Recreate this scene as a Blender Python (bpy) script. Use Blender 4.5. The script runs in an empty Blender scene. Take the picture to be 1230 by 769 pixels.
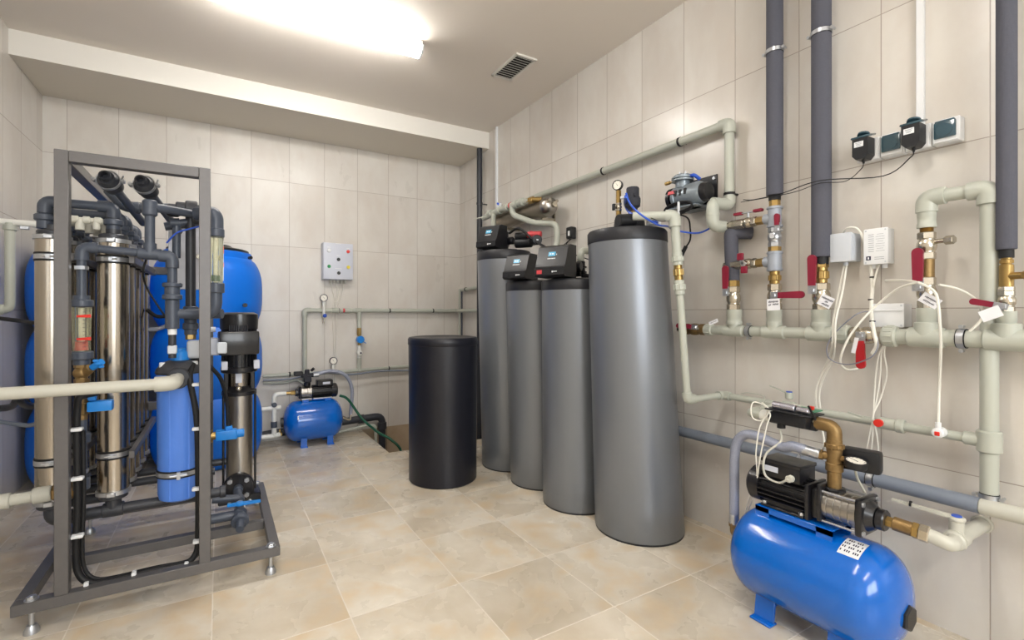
import bpy, bmesh, math, random
from mathutils import Vector, Matrix
random.seed(7)
PI = math.pi
COL = bpy.context.scene.collection
V = Vector
# ------------------------------------------------------------------ camera model
H = 1.116; FPX = 570.17; CX = 592.85; CY = 375.78; YAW = math.radians(29.992)
SN, CS = math.sin(YAW), math.cos(YAW)
W = 2.216; D = 4.556; L = -1.099; SF = 3.926; HC = 2.826; ZS = 2.672   # room: right, back, left, soffit face, ceiling, soffit underside
def ray(px, py):
    u = (px-CX)/FPX
    return V((SN+CS*u, CS-SN*u, (CY-py)/FPX))
def onX(px, py, x): d = ray(px, py); return V((0, 0, H))+d*(x/d.x)
def onY(px, py, y): d = ray(px, py); return V((0, 0, H))+d*(y/d.y)
def onZ(px, py, z): d = ray(px, py); return V((0, 0, H))+d*((z-H)/d.z)
def w(px, py, off=.05): return onX(px, py, W-off)
def b(px, py, off=.05): return onY(px, py, D-off)
def depth(p): return p[0]*SN+p[1]*CS
def rad(wpx, p):
    u = (p[0]*CS-p[1]*SN)/depth(p)
    return wpx/2*depth(p)/FPX/math.sqrt(1+u*u)

# ------------------------------------------------------------------ mesh builder
class MB:
    def __init__(s): s.v = []; s.f = []; s.mi = []
    def add(s, vs, fs, mi=0):
        n = len(s.v); s.v += [V(x) for x in vs]
        for f in fs: s.f.append([i+n for i in f]); s.mi.append(mi)
        return s
    def box(s, c, size, R=None, bev=0, mi=0, seg=1):
        bm = bmesh.new(); bmesh.ops.create_cube(bm, size=1)
        for v in bm.verts: v.co = V((v.co.x*size[0], v.co.y*size[1], v.co.z*size[2]))
        if bev > 0:
            bmesh.ops.bevel(bm, geom=bm.edges[:], offset=min(bev, min(size)*.45), segments=seg, profile=.6, affect='EDGES')
        M = R.to_4x4() if R is not None else Matrix()
        bm.verts.index_update()
        s.add([M @ v.co + V(c) for v in bm.verts], [[v.index for v in f.verts] for f in bm.faces], mi)
        bm.free(); return s
    def lathe(s, a, d, prof, n=24, mi=0, phase=0, sheared=None):
        a = V(a); d = V(d).normalized()
        t = V((0, 0, 1)) if abs(d.z) < .9 else V((1, 0, 0))
        x = d.cross(t).normalized(); y = d.cross(x)
        rings = []; vs = []; fs = []
        for r, h in prof:
            c = a+d*h
            if r < 1e-6: rings.append([len(vs)]); vs.append(c)
            else:
                rings.append(list(range(len(vs), len(vs)+n)))
                for k in range(n):
                    an = 2*PI*(k+phase)/n; vs.append(c+x*math.cos(an)*r+y*math.sin(an)*r)
        for A, B in zip(rings[:-1], rings[1:]):
            for k in range(n):
                k2 = (k+1) % n
                if len(A) == 1 and len(B) == 1: continue
                if len(A) == 1: fs.append([A[0], B[k2], B[k]])
                elif len(B) == 1: fs.append([A[k], A[k2], B[0]])
                else: fs.append([A[k], A[k2], B[k2], B[k]])
        return s.add(vs, fs, mi)
    def cyl(s, a, e, r, r2=None, n=20, bev=0, mi=0, phase=0):
        a = V(a); e = V(e); d = e-a; h = d.length; r2 = r if r2 is None else r2
        bev = min(bev, h*.4, r*.5)
        if bev > 0: pr = [(0, 0), (r-bev, 0), (r, bev), (r2, h-bev), (r2-bev, h), (0, h)]
        else: pr = [(0, 0), (r, 0), (r2, h), (0, h)]
        return s.lathe(a, d, pr, n, mi, phase)
    def hexn(s, a, e, r, mi=0): return s.cyl(a, e, r, n=6, bev=r*.12, mi=mi, phase=.5)
    def tube(s, pts, r, n=12, fillet=0, smooth=False, mi=0, cap=True, k=5):
        pts = [V(p) for p in pts]
        if smooth: pts = catmull(pts, k)
        elif fillet: pts = filleted(pts, fillet)
        vs = []; fs = []
        T = []
        for i in range(len(pts)):
            if i == 0: t = pts[1]-pts[0]
            elif i == len(pts)-1: t = pts[-1]-pts[-2]
            else: t = (pts[i+1]-pts[i]).normalized()+(pts[i]-pts[i-1]).normalized()
            T.append(t.normalized())
        up = V((0, 0, 1)) if abs(T[0].z) < .9 else V((1, 0, 0))
        x = T[0].cross(up).normalized()
        for i, p in enumerate(pts):
            x = (x-T[i]*x.dot(T[i])).normalized(); y = T[i].cross(x)
            rr = r[i] if isinstance(r, (list, tuple)) else r
            for q in range(n):
                an = 2*PI*q/n; vs.append(p+x*math.cos(an)*rr+y*math.sin(an)*rr)
        for i in range(len(pts)-1):
            for q in range(n):
                q2 = (q+1) % n
                fs.append([i*n+q, i*n+q2, (i+1)*n+q2, (i+1)*n+q])
        if cap:
            fs.append(list(range(n))[::-1]); fs.append([(len(pts)-1)*n+q for q in range(n)])
        return s.add(vs, fs, mi)
    def sphere(s, c, r, sc=(1, 1, 1), n=20, mi=0, R=None):
        vs = [V((0, 0, 1))]; m = n//2
        for i in range(1, m):
            th = PI*i/m
            for k in range(n): vs.append(V((math.sin(th)*math.cos(2*PI*k/n), math.sin(th)*math.sin(2*PI*k/n), math.cos(th))))
        vs.append(V((0, 0, -1))); fs = []
        for k in range(n): fs.append([0, 1+k, 1+(k+1) % n])
        for i in range(m-2):
            for k in range(n):
                a = 1+i*n; fs.append([a+k, a+n+k, a+n+(k+1) % n, a+(k+1) % n])
        a = 1+(m-2)*n
        for k in range(n): fs.append([a+k, len(vs)-1, a+(k+1) % n])
        M = R if R is not None else Matrix.Identity(3)
        return s.add([M @ V((v.x*r*sc[0], v.y*r*sc[1], v.z*r*sc[2]))+V(c) for v in vs], fs, mi)
    def prism(s, poly, o, ux, uy, dep, mi=0):
        o = V(o); ux = V(ux); uy = V(uy); dep = V(dep); n = len(poly)
        vs = [o+ux*x+uy*y for x, y in poly]; vs += [v+dep for v in vs]
        fs = [list(range(n))[::-1], list(range(n, 2*n))]+[[i, (i+1) % n, n+(i+1) % n, n+i] for i in range(n)]
        return s.add(vs, fs, mi)
    def torus(s, c, d, R, r, n=24, m=8, mi=0):
        d = V(d).normalized(); t = V((0, 0, 1)) if abs(d.z) < .9 else V((1, 0, 0))
        x = d.cross(t).normalized(); y = d.cross(x)
        pts = [V(c)+x*math.cos(2*PI*k/n)*R+y*math.sin(2*PI*k/n)*R for k in range(n+1)]
        return s.tube(pts, r, m, mi=mi, cap=False)
    def band(s, c, d, R, wd, th=.002, n=24, mi=0):
        d = V(d).normalized(); a = V(c)-d*wd/2
        return s.lathe(a, d, [(R, 0), (R+th, 0), (R+th, wd), (R, wd)], n, mi)

def catmull(P, k=5):
    out = []
    Q = [P[0]*2-P[1]]+P+[P[-1]*2-P[-2]]
    for i in range(1, len(Q)-2):
        for j in range(k):
            t = j/k; a, bb, c, d = Q[i-1], Q[i], Q[i+1], Q[i+2]
            out.append(.5*((2*bb)+(c-a)*t+(2*a-5*bb+4*c-d)*t*t+(-a+3*bb-3*c+d)*t**3))
    out.append(P[-1]); return out
def filleted(P, f, k=5):
    out = [P[0]]
    for i in range(1, len(P)-1):
        a = (P[i-1]-P[i]); c = (P[i+1]-P[i]); ff = min(f, a.length*.49, c.length*.49)
        A = P[i]+a.normalized()*ff; C = P[i]+c.normalized()*ff
        for j in range(k+1):
            t = j/k; out.append(A*(1-t)**2+P[i]*2*t*(1-t)+C*t*t)
    out.append(P[-1]); return out
def Rz(a): return Matrix.Rotation(a, 3, 'Z')
def Ry(a): return Matrix.Rotation(a, 3, 'Y')
def Rx(a): return Matrix.Rotation(a, 3, 'X')

# ------------------------------------------------------------------ objects
LOC = {}
def mkobj(name, mb, mats, loc, flat=False):
    me = bpy.data.meshes.new(name)
    me.from_pydata([v-loc for v in mb.v], [], mb.f); me.update()
    bm = bmesh.new(); bm.from_mesh(me); bmesh.ops.recalc_face_normals(bm, faces=bm.faces[:]); bm.to_mesh(me); bm.free()
    if not isinstance(mats, (list, tuple)): mats = [mats]
    for m in mats: me.materials.append(m)
    for p, i in zip(me.polygons, mb.mi): p.material_index = i
    if not flat:
        me.shade_smooth(); me.set_sharp_from_angle(angle=math.radians(38))
    o = bpy.data.objects.new(name, me); COL.objects.link(o); return o
def thing(name, label, cat, loc, group=None):
    o = bpy.data.objects.new(name, None); COL.objects.link(o); o.empty_display_size = .05
    o.location = loc; o['label'] = label; o['category'] = cat
    if group: o['group'] = group
    LOC[o.name] = V(loc); return o
def part(name, mb, mats, parent, label=None, kind=None):
    loc = LOC[parent.name]; o = mkobj(name, mb, mats, loc); o.parent = parent
    LOC[o.name] = loc
    if label: o['label'] = label
    if kind: o['kind'] = kind
    return o
def solo(name, mb, mats, label, cat, loc=None, group=None):
    if loc is None:
        c = V((0, 0, 0))
        for v in mb.v: c += v
        c /= len(mb.v); c.z = min(v.z for v in mb.v); loc = c
    loc = V(loc); o = mkobj(name, mb, mats, loc); o.location = loc
    o['label'] = label; o['category'] = cat
    if group: o['group'] = group
    LOC[o.name] = loc; return o
def struct(name, mb, mats, flat=True):
    o = mkobj(name, mb, mats, V((0, 0, 0)), flat); o['kind'] = 'structure'; LOC[o.name] = V((0, 0, 0)); return o

# ------------------------------------------------------------------ materials
def lin(c): return tuple(((x/255)/12.92 if x/255 <= .04045 else ((x/255+.055)/1.055)**2.4) for x in c)+(1,)
def N(nt, t, **kw):
    n = nt.nodes.new(t)
    for k, v in kw.items():
        if k.startswith('i_'):
            n.inputs[k[2:].replace('_', ' ')].default_value = v
        else: setattr(n, k, v)
    return n
def mat(name, rgb, rough=.5, metal=0, var=.06, scale=30, bump=0, bscale=200, coat=0, alpha=None, trans=0, ior=1.45, emit=0, stretch=None, spec=.5):
    m = bpy.data.materials.new(name); m.use_nodes = True; nt = m.node_tree
    p = nt.nodes['Principled BSDF']; c = lin(rgb)
    tc = N(nt, 'ShaderNodeTexCoord'); no = N(nt, 'ShaderNodeTexNoise'); no.inputs['Scale'].default_value = scale; no.inputs['Detail'].default_value = 4
    src = tc.outputs['Object']
    if stretch:
        mp = N(nt, 'ShaderNodeMapping'); mp.inputs['Scale'].default_value = stretch; nt.links.new(src, mp.inputs[0]); src = mp.outputs[0]
    nt.links.new(src, no.inputs['Vector'])
    mx = N(nt, 'ShaderNodeMix', data_type='RGBA')
    mx.inputs[6].default_value = tuple(min(1, x*(1-var)) for x in c[:3])+(1,); mx.inputs[7].default_value = tuple(min(1, x*(1+var)) for x in c[:3])+(1,)
    nt.links.new(no.outputs['Fac'], mx.inputs[0]); nt.links.new(mx.outputs[2], p.inputs['Base Color'])
    p.inputs['Roughness'].default_value = rough; p.inputs['Metallic'].default_value = metal
    p.inputs['Specular IOR Level'].default_value = spec
    p.inputs['Coat Weight'].default_value = coat; p.inputs['Coat Roughness'].default_value = .1
    p.inputs['IOR'].default_value = ior; p.inputs['Transmission Weight'].default_value = trans
    if bump:
        n2 = N(nt, 'ShaderNodeTexNoise'); n2.inputs['Scale'].default_value = bscale; nt.links.new(src, n2.inputs['Vector'])
        bp = N(nt, 'ShaderNodeBump'); bp.inputs['Strength'].default_value = bump; bp.inputs['Distance'].default_value = .002
        nt.links.new(n2.outputs['Fac'], bp.inputs['Height']); nt.links.new(bp.outputs[0], p.inputs['Normal'])
    if emit:
        p.inputs['Emission Color'].default_value = c; p.inputs['Emission Strength'].default_value = emit
    return m
def tile_mat(name, ax, ay, x0, y0, px, py, c1, c2, c3, grout, gw, rough, tilevar, nscale, bumps=.25, yel=.35, streak=None):
    """tiles in world metres: axes ax, ay of the position; grout lines every px, py"""
    m = bpy.data.materials.new(name); m.use_nodes = True; nt = m.node_tree; lk = nt.links.new
    p = nt.nodes['Principled BSDF']
    geo = N(nt, 'ShaderNodeNewGeometry'); sx = N(nt, 'ShaderNodeSeparateXYZ'); lk(geo.outputs['Position'], sx.inputs[0])
    def mth(op, a, bb=None, c=None):
        n = N(nt, 'ShaderNodeMath', operation=op)
        for i, x in enumerate([a, bb, c]):
            if x is None: continue
            if isinstance(x, (int, float)): n.inputs[i].default_value = x
            else: lk(x, n.inputs[i])
        return n.outputs[0]
    ids = []; ds = []
    for a, o, q in ((ax, x0, px), (ay, y0, py)):
        t = mth('DIVIDE', mth('SUBTRACT', sx.outputs[a], o), q)
        fl = mth('FLOOR', t); fr = mth('SUBTRACT', t, fl); ids.append(fl)
        ds.append(mth('MULTIPLY', mth('MINIMUM', fr, mth('SUBTRACT', 1, fr)), q))
    dist = mth('MINIMUM', ds[0], ds[1])
    g = N(nt, 'ShaderNodeMapRange'); g.inputs['From Min'].default_value = gw*.5; g.inputs['From Max'].default_value = gw*1.2; lk(dist, g.inputs['Value'])
    cid = N(nt, 'ShaderNodeCombineXYZ'); lk(ids[0], cid.inputs[0]); lk(ids[1], cid.inputs[1])
    wn = N(nt, 'ShaderNodeTexWhiteNoise', noise_dimensions='3D'); lk(cid.outputs[0], wn.inputs['Vector'])
    off = N(nt, 'ShaderNodeVectorMath', operation='MULTIPLY_ADD'); lk(wn.outputs['Color'], off.inputs[0]); off.inputs[1].default_value = (9, 9, 9); lk(geo.outputs['Position'], off.inputs[2])
    mp = N(nt, 'ShaderNodeMapping'); mp.inputs['Scale'].default_value = streak or (1, 1, 1); lk(off.outputs[0], mp.inputs[0])
    n1 = N(nt, 'ShaderNodeTexNoise'); n1.inputs['Scale'].default_value = nscale; n1.inputs['Detail'].default_value = 6; n1.inputs['Roughness'].default_value = .6; n1.inputs['Distortion'].default_value = .2; lk(mp.outputs[0], n1.inputs['Vector'])
    n2 = N(nt, 'ShaderNodeTexNoise'); n2.inputs['Scale'].default_value = nscale*2.7; n2.inputs['Detail'].default_value = 8; n2.inputs['Distortion'].default_value = .3; lk(mp.outputs[0], n2.inputs['Vector'])
    r1 = N(nt, 'ShaderNodeMapRange'); r1.inputs['From Min'].default_value = .38; r1.inputs['From Max'].default_value = .62; lk(n1.outputs['Fac'], r1.inputs['Value'])
    mA = N(nt, 'ShaderNodeMix', data_type='RGBA'); mA.inputs[6].default_value = lin(c1); mA.inputs[7].default_value = lin(c2); lk(r1.outputs[0], mA.inputs[0])
    r2 = N(nt, 'ShaderNodeMapRange'); r2.inputs['From Min'].default_value = .5; r2.inputs['From Max'].default_value = .75; r2.inputs['To Max'].default_value = yel; lk(n2.outputs['Fac'], r2.inputs['Value'])
    mB = N(nt, 'ShaderNodeMix', data_type='RGBA'); lk(mA.outputs[2], mB.inputs[6]); mB.inputs[7].default_value = lin(c3); lk(r2.outputs[0], mB.inputs[0])
    hv = N(nt, 'ShaderNodeHueSaturation'); lk(mB.outputs[2], hv.inputs['Color'])
    lk(mth('MULTIPLY_ADD', wn.outputs['Value'], tilevar, 1-tilevar/2), hv.inputs['Value'])
    mC = N(nt, 'ShaderNodeMix', data_type='RGBA'); mC.inputs[6].default_value = lin(grout); lk(hv.outputs[0], mC.inputs[7]); lk(g.outputs[0], mC.inputs[0])
    lk(mC.outputs[2], p.inputs['Base Color'])
    rr = mth('MULTIPLY_ADD', n2.outputs['Fac'], .15, rough-.075); lk(rr, p.inputs['Roughness'])
    bp = N(nt, 'ShaderNodeBump'); bp.inputs['Strength'].default_value = bumps; bp.inputs['Distance'].default_value = .003; lk(g.outputs[0], bp.inputs['Height']); lk(bp.outputs[0], p.inputs['Normal'])
    return m
WC = ((208, 202, 194), (217, 213, 206), (203, 190, 178), (165, 154, 145))
M_floor = tile_mat('floor_tile', 0, 1, .856-.44*10, 1.7636-.4325*12, .44, .4325, (194, 182, 162), (219, 211, 196), (206, 180, 140), (230, 221, 207), .0026, .28, .14, 2.2, .25, .75)
M_wback = tile_mat('wall_tile_back', 0, 2, -.9646-3, 1.132-.5692*4, .3, .5692, *WC, .0018, .3, .035, 3.0, .3, .3, streak=(1, 1, .5))
M_wside = tile_mat('wall_tile_side', 1, 2, .8408-6, 1.132-.5692*4, .3, .5692, *WC, .0018, .24, .035, 3.0, .3, .3, streak=(1, 1, .5))
M_pit = tile_mat('pit_tile', 0, 2, 1.42-3, .02-3, .3, .3, (168, 150, 126), (182, 164, 140), (152, 128, 98), (120, 105, 90), .003, .4, .1, 4)
M_ceil = mat('ceiling_paint', (228, 220, 210), .5, var=.01, scale=2)
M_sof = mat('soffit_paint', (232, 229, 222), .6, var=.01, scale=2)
M_sofu = mat('soffit_underside_tone', (222, 215, 202), .6, var=.01, scale=2)
M_ppr = mat('ppr_plastic', (180, 183, 172), .35, var=.03, scale=12)
M_pprb = mat('ppr_beige', (194, 193, 182), .35, var=.03, scale=12)
M_pprw = mat('ppr_white', (226, 226, 220), .35, var=.02)
M_foam = mat('foam_insulation', (84, 85, 95), .85, var=.08, scale=120, bump=.5, bscale=500)
M_foamd = mat('foam_dark', (52, 53, 60), .8, var=.1, scale=80)
M_brass = mat('brass', (170, 142, 88), .34, .85, var=.2, scale=40, bump=.1)
M_bronze = mat('cast_bronze', (142, 116, 76), .45, .75, var=.22, scale=60, bump=.4)
M_nick = mat('nickel', (196, 188, 172), .26, .95, var=.12, scale=50)
M_zinc = mat('zinc_plated', (190, 193, 198), .33, .85, var=.12, scale=90)
M_galv = mat('galvanised', (160, 166, 176), .55, .3, var=.12, scale=60)
M_steel = mat('stainless', (176, 168, 156), .22, 1.0, var=.06, scale=6, stretch=(8, 8, .3))
M_steelb = mat('stainless_brushed', (172, 168, 162), .3, 1.0, var=.08, scale=30, stretch=(1, 1, .2))
M_frame = mat('frame_paint', (104, 102, 102), .42, .35, var=.08, scale=60)
M_pvc = mat('pvc_grey', (70, 77, 90), .36, var=.08, scale=25)
M_pvcd = mat('pvc_dark', (52, 54, 60), .36, var=.1, scale=25)
M_black = mat('black_plastic', (26, 27, 31), .38, var=.15, scale=40)
M_blackm = mat('black_enamel', (24, 24, 28), .3, var=.15, scale=40, coat=.3)
M_rub = mat('rubber', (22, 22, 24), .6, var=.2, scale=40)
M_jack = mat('tank_jacket', (128, 132, 138), .36, .5, var=.03, scale=4)
M_cap = mat('tank_cap_black', (34, 35, 40), .42, var=.08, scale=30)
M_brine = mat('brine_black', (24, 25, 34), .36, var=.1, scale=8)
M_blue = mat('blue_enamel', (0, 98, 196), .2, var=.03, scale=6, coat=.5)
M_vat = mat('blue_polyethylene', (0, 112, 226), .42, var=.05, scale=5)
M_filt = mat('blue_filter_plastic', (84, 134, 226), .32, var=.03, scale=8)
M_blu2 = mat('blue_plastic', (30, 130, 215), .35, var=.05)
M_bluh = mat('blue_tubing', (45, 85, 190), .35, var=.05)
M_red = mat('red_vinyl', (130, 26, 50), .42, var=.06)
M_redl = mat('red_lever', (168, 26, 34), .4, var=.05)
M_redb = mat('red_plastic', (215, 50, 40), .4, var=.05)
M_wht = mat('white_plastic', (232, 234, 236), .4, var=.02)
M_whtc = mat('white_cable', (230, 228, 218), .45, var=.03)
M_grybox = mat('grey_box_plastic', (198, 203, 210), .4, var=.02)
M_panel = mat('panel_enamel', (204, 208, 220), .35, var=.02)
M_hose = mat('braided_hose', (150, 155, 172), .45, .2, var=.3, scale=300)
M_drain = mat('grey_drain_pipe', (124, 132, 145), .3, var=.04, scale=8)
M_teal = mat('teal_lid', (58, 84, 96), .15, var=.08, scale=30, coat=.5)
M_green = mat('green_hose', (22, 84, 62), .4, var=.1)
M_grn = mat('green_plastic', (30, 140, 80), .4)
M_yel = mat('yellow_plastic', (236, 214, 60), .4)
M_paper = mat('paper_tag', (234, 234, 238), .7, var=.02)
M_ink = mat('ink', (28, 26, 60), .7)
M_inkg = mat('grey_print', (140, 145, 150), .7)
M_screen = mat('display_blue', (96, 176, 214), .25, var=.08, scale=200)
M_lred = mat('red_label', (200, 70, 76), .4, var=.05)
M_compr = mat('compressor_grey', (142, 152, 160), .35, .5, var=.15, scale=50)
M_alu = mat('aluminium', (196, 196, 208), .25, .9, var=.1)
M_pcb = mat('circuit_board', (60, 130, 100), .45, var=.3, scale=120)
M_cream = mat('gauge_face', (236, 232, 220), .4, var=.02)
M_glass = mat('clear_tube', (238, 240, 214), .06, var=.01, trans=.85, ior=1.2)
M_steeld = mat('stainless_dark', (140, 132, 120), .38, .9, var=.12, scale=20)
M_vent = mat('vent_plastic', (224, 221, 214), .5, var=.02)
M_dark = mat('vent_shade', (40, 38, 36), .9)  # near-black colour stands for shade behind the slats
M_lamp = mat('lamp_diffuser', (255, 251, 245), .5, emit=32)
M_lampb = mat('lamp_housing', (226, 226, 224), .45)

# ------------------------------------------------------------------ setting
YF = -2.6; FILL_WIN = 62
def wall(name, lo, hi, m): 
    lo = V(lo); hi = V(hi); return struct(name, MB().box((lo+hi)/2, hi-lo), m)
PX, PY, PZ = 1.17, 3.69, -.42     # pit by the back corner
fl = MB()
for lo, hi in (((L-.1, YF-.1, -.1), (W+.1, PY, 0)), ((L-.1, PY, -.1), (PX, D+.1, 0))):
    lo = V(lo); hi = V(hi); fl.box((lo+hi)/2, hi-lo)
struct('floor', fl, M_floor)
pm = MB()
pm.box(((PX+W)/2, (PY+D)/2, PZ-.05), (W-PX+.2, D-PY+.2, .1))
pm.box((PX-.02, (PY+D)/2+.04, PZ/2-.051), (.04, D-PY, -PZ-.1)); pm.box(((PX+W)/2, PY-.02, PZ/2-.051), (W-PX, .04, -PZ-.1))
pm.box(((PX+W)/2, D+.03, PZ/2), (W-PX, .06, -PZ)); pm.box((W+.03, (PY+D)/2, PZ/2), (.06, D-PY, -PZ))
struct('trim_1', pm, M_pit)
wall('wall_back', (L-.1, D, 0), (W+.1, D+.1, HC), M_wback)
wall('wall_right', (W, YF, 0), (W+.1, D, HC), M_wside)
wall('wall_left', (L-.1, YF, 0), (L, D, HC), M_wside)
wx0, wx1, wz0, wz1 = -.45, 1.55, .95, 2.35      # daylight window added to brighten the room, unseen behind the camera
wf = MB()
for lo, hi in (((L-.1, YF-.1, 0), (wx0, YF, HC)), ((wx1, YF-.1, 0), (W+.1, YF, HC)), ((wx0, YF-.1, 0), (wx1, YF, wz0)), ((wx0, YF-.1, wz1), (wx1, YF, HC))):
    lo = V(lo); hi = V(hi); wf.box((lo+hi)/2, hi-lo)
struct('wall_front', wf, M_wback)
fr = MB()
for x in (wx0+.03, (wx0+wx1)/2, wx1-.03): fr.box((x, YF-.06, (wz0+wz1)/2), (.06, .06, wz1-wz0))
for z in (wz0+.03, wz1-.03): fr.box(((wx0+wx1)/2, YF-.06, z), (wx1-wx0, .06, .06))
struct('added_window_1', fr, M_wht)  # frame of the unseen window added for fill
al = bpy.data.lights.new('fill_daylight', 'AREA'); al.shape = 'RECTANGLE'; al.size = wx1-wx0-.1; al.size_y = wz1-wz0-.1; al.energy = FILL_WIN; al.color = (.93, .97, 1)  # added fill light, posing as daylight from the unseen window
ao = bpy.data.objects.new('fill_daylight', al); COL.objects.link(ao); ao.location = ((wx0+wx1)/2, YF-.1, (wz0+wz1)/2); ao.rotation_euler = (PI/2, 0, 0)

wall('ceiling', (L-.1, YF-.1, HC), (W+.1, D+.1, HC+.1), M_ceil)
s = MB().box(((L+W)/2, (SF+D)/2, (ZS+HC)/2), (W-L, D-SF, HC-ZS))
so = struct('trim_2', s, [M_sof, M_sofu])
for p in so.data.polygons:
    if p.normal.z < -.5: p.material_index = 1  # down-facing side gets the slightly darker, warmer tone
# lamps
def lamp(x0, x1, y, label):
    z = HC
    t = thing('ceiling_lamp', label, 'lamp', ((x0+x1)/2, y, z-.085))
    part('lamp_housing', MB().box(((x0+x1)/2, y, z-.02), (x1-x0, .085, .04), bev=.006), M_lampb, t)
    mb = MB(); n = 12
    poly = [(.055*math.cos(PI*i/n), -.055*math.sin(PI*i/n)) for i in range(n+1)]
    mb.prism(poly, (x0+.012, y, z-.038), (0, 1, 0), (0, 0, 1), (x1-x0-.024, 0, 0))
    part('diffuser', mb, M_lamp, t)
    for x, sgn in ((x0, 1), (x1, -1)):
        e = MB(); poly2 = [(.06*math.cos(PI*i/n), -.06*math.sin(PI*i/n)) for i in range(n+1)]
        e.prism(poly2, (x if sgn > 0 else x-.012, y, z-.036), (0, 1, 0), (0, 0, 1), (.012, 0, 0)); part('end_cap', e, M_wht, t)
    for k in range(5):
        x = x0+.12+(x1-x0-.24)*k/4
        for sy in (-1, 1): part('clip', MB().box((x, y+sy*.058, z-.036), (.02, .006, .02), bev=.001), M_wht, t)
lamp(-.115, 1.105, 2.84, 'long white fluorescent batten glowing on the ceiling near the vent')
lamp(-.115, 1.105, .75, 'added fill lamp out of view, white fluorescent batten above the near booster pump')  # out-of-view batten added to even out the lighting
lamp(-.115, 1.105, -1.3, 'unseen added white fluorescent batten on the ceiling at the near end of the room')  # another unseen batten, put in to brighten the room
# vent
t = thing('ceiling_vent', 'small white slatted ventilation grille in the ceiling above the tanks', 'vent', (1.77, 2.79, HC-.012))
part('frame', MB().box((1.695, 2.79, HC-.006), (.015, .33, .012)).box((1.845, 2.79, HC-.006), (.015, .33, .012)).box((1.77, 2.63, HC-.006), (.165, .015, .012)).box((1.77, 2.95, HC-.006), (.165, .015, .012)), M_vent, t)
part('shade_sheet', MB().box((1.77, 2.79, HC-.0015), (.14, .31, .003)), M_dark, t)  # dark sheet standing in for the unlit duct opening
for k in range(11):
    part('slat', MB().box((1.77, 2.652+k*.0275, HC-.008), (.136, .015, .002), R=Rx(.6)), M_vent, t)

# ------------------------------------------------------------------ small builders
def clampring(mb, c, d, R, wallv=None, wd=.018):
    """zinc clamp: band with ears and screws"""
    d = V(d).normalized(); wv = V(wallv).normalized() if wallv is not None else V((1, 0, 0))
    e = d.cross(wv).normalized()
    mb.band(c, d, R, wd, .003, mi=0)
    mb.band(c, d, R-.0005, wd*1.35, .0015, mi=1)
    for sgn in (-1, 1):
        q = V(c)+e*sgn*(R+.009)
        mb.cyl(q-wv*.012, q+wv*.012, .0045, n=8, mi=0)
        mb.cyl(q-wv*.015, q-wv*.011, .007, n=6, mi=0)
    mb.cyl(V(c)+wv*(R), V(c)+wv*(R+.03), .004, n=8, mi=0)
CL = [M_zinc, M_rub]
def blackclip(mb, c, d, R, wallv):
    d = V(d).normalized(); mb.band(c, d, R, .012, .003); mb.cyl(V(c)+V(wallv).normalized()*R, V(c)+V(wallv).normalized()*(R+.03), .006, n=8)
def seg(root, name, m, a, e, r, kind='c', label=None, bev=.002, parent=None):
    mb = MB(); a = V(a); e = V(e)
    if kind == 'h': mb.hexn(a, e, r*1.08)
    elif kind == 'b':   # valve body: nuts both ends and ball belly
        d = e-a; mb.hexn(a, a+d*.27, r*1.1); mb.hexn(e-d*.27, e, r*1.1); mb.cyl(a+d*.26, a+d*.32, r*.95); mb.cyl(a+d*.68, a+d*.74, r*.95)
        mb.lathe(a+d*.3, d, [(0, 0), (r*.98, 0), (r*1.14, d.length*.1), (r*1.18, d.length*.2), (r*1.14, d.length*.3), (r*.98, d.length*.4), (0, d.length*.4)], 24)
    elif kind == 'u':   # union with ring
        d = e-a; mb.cyl(a, e, r*.86, bev=bev); mb.cyl(a+d*.25, a+d*.7, r, n=20, bev=r*.15)
        for k in range(10):
            an = 2*PI*k/10; x = d.normalized().orthogonal().normalized(); y = d.normalized().cross(x)
            q = a+x*math.cos(an)*r*1.0+y*math.sin(an)*r*1.0
            mb.cyl(q+d*.3, q+d*.65, r*.09, n=6)
    elif kind == 's':   # socket with lips
        d = e-a; l = d.length; mb.lathe(a, d, [(0, 0), (r, 0), (r, l*.2), (r*.94, l*.23), (r*.94, l*.5), (r*.98, l*.53), (r*.98, l), (0, l)], 24)
    elif kind == 't':   # threads
        d = e-a; l = d.length; n = max(3, int(l/.0025)); pr = [(0, 0)]
        for k in range(n): pr += [(r, l*(k+.2)/n), (r*.92, l*(k+.8)/n)]
        mb.lathe(a, d, pr+[(0, l)], 18)
    else: mb.cyl(a, e, r, bev=bev)
    return part(name, mb, m, parent or root, label)
def column(root, px, off, segs):
    for name, m, y0, y1, wpx, kind in segs:
        a = w(px, y0, off); e = w(px, y1, off); seg(root, name, m, a, e, rad(wpx, a), kind)
def lever(root, piv, stem, along, ln, wd=.022, m=None, steel=None):
    """flat lever handle; piv on valve axis side, stem = outward vector, along = lever direction"""
    m = m or M_red; steel = steel or M_zinc; piv = V(piv)
    stem = V(stem).normalized(); al = V(along).normalized(); sd = stem.cross(al)
    st = MB().cyl(piv-stem*.03, V(piv)+stem*.006, .007, n=10); st.hexn(V(piv)+stem*.002, V(piv)+stem*.011, .011)
    st.prism([(-.014, -wd*.5), (.03, -wd*.5), (.03, wd*.5), (-.014, wd*.5)], V(piv)+stem*.001, al, sd, stem*.004)
    part('stem', st, steel, root)
    n = 8; poly = [(.02, -wd*.42)]+[(ln-wd*.5+wd*.5*math.sin(PI*i/n), -wd*.5*math.cos(PI*i/n)) for i in range(n+1)]+[(.02, wd*.42)]
    hb = MB().prism(poly, V(piv)+stem*-.001, al, sd, stem*.011)
    part('lever', hb, m, root, 'red vinyl-covered lever' if m in (M_red, M_redb) else None)
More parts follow.
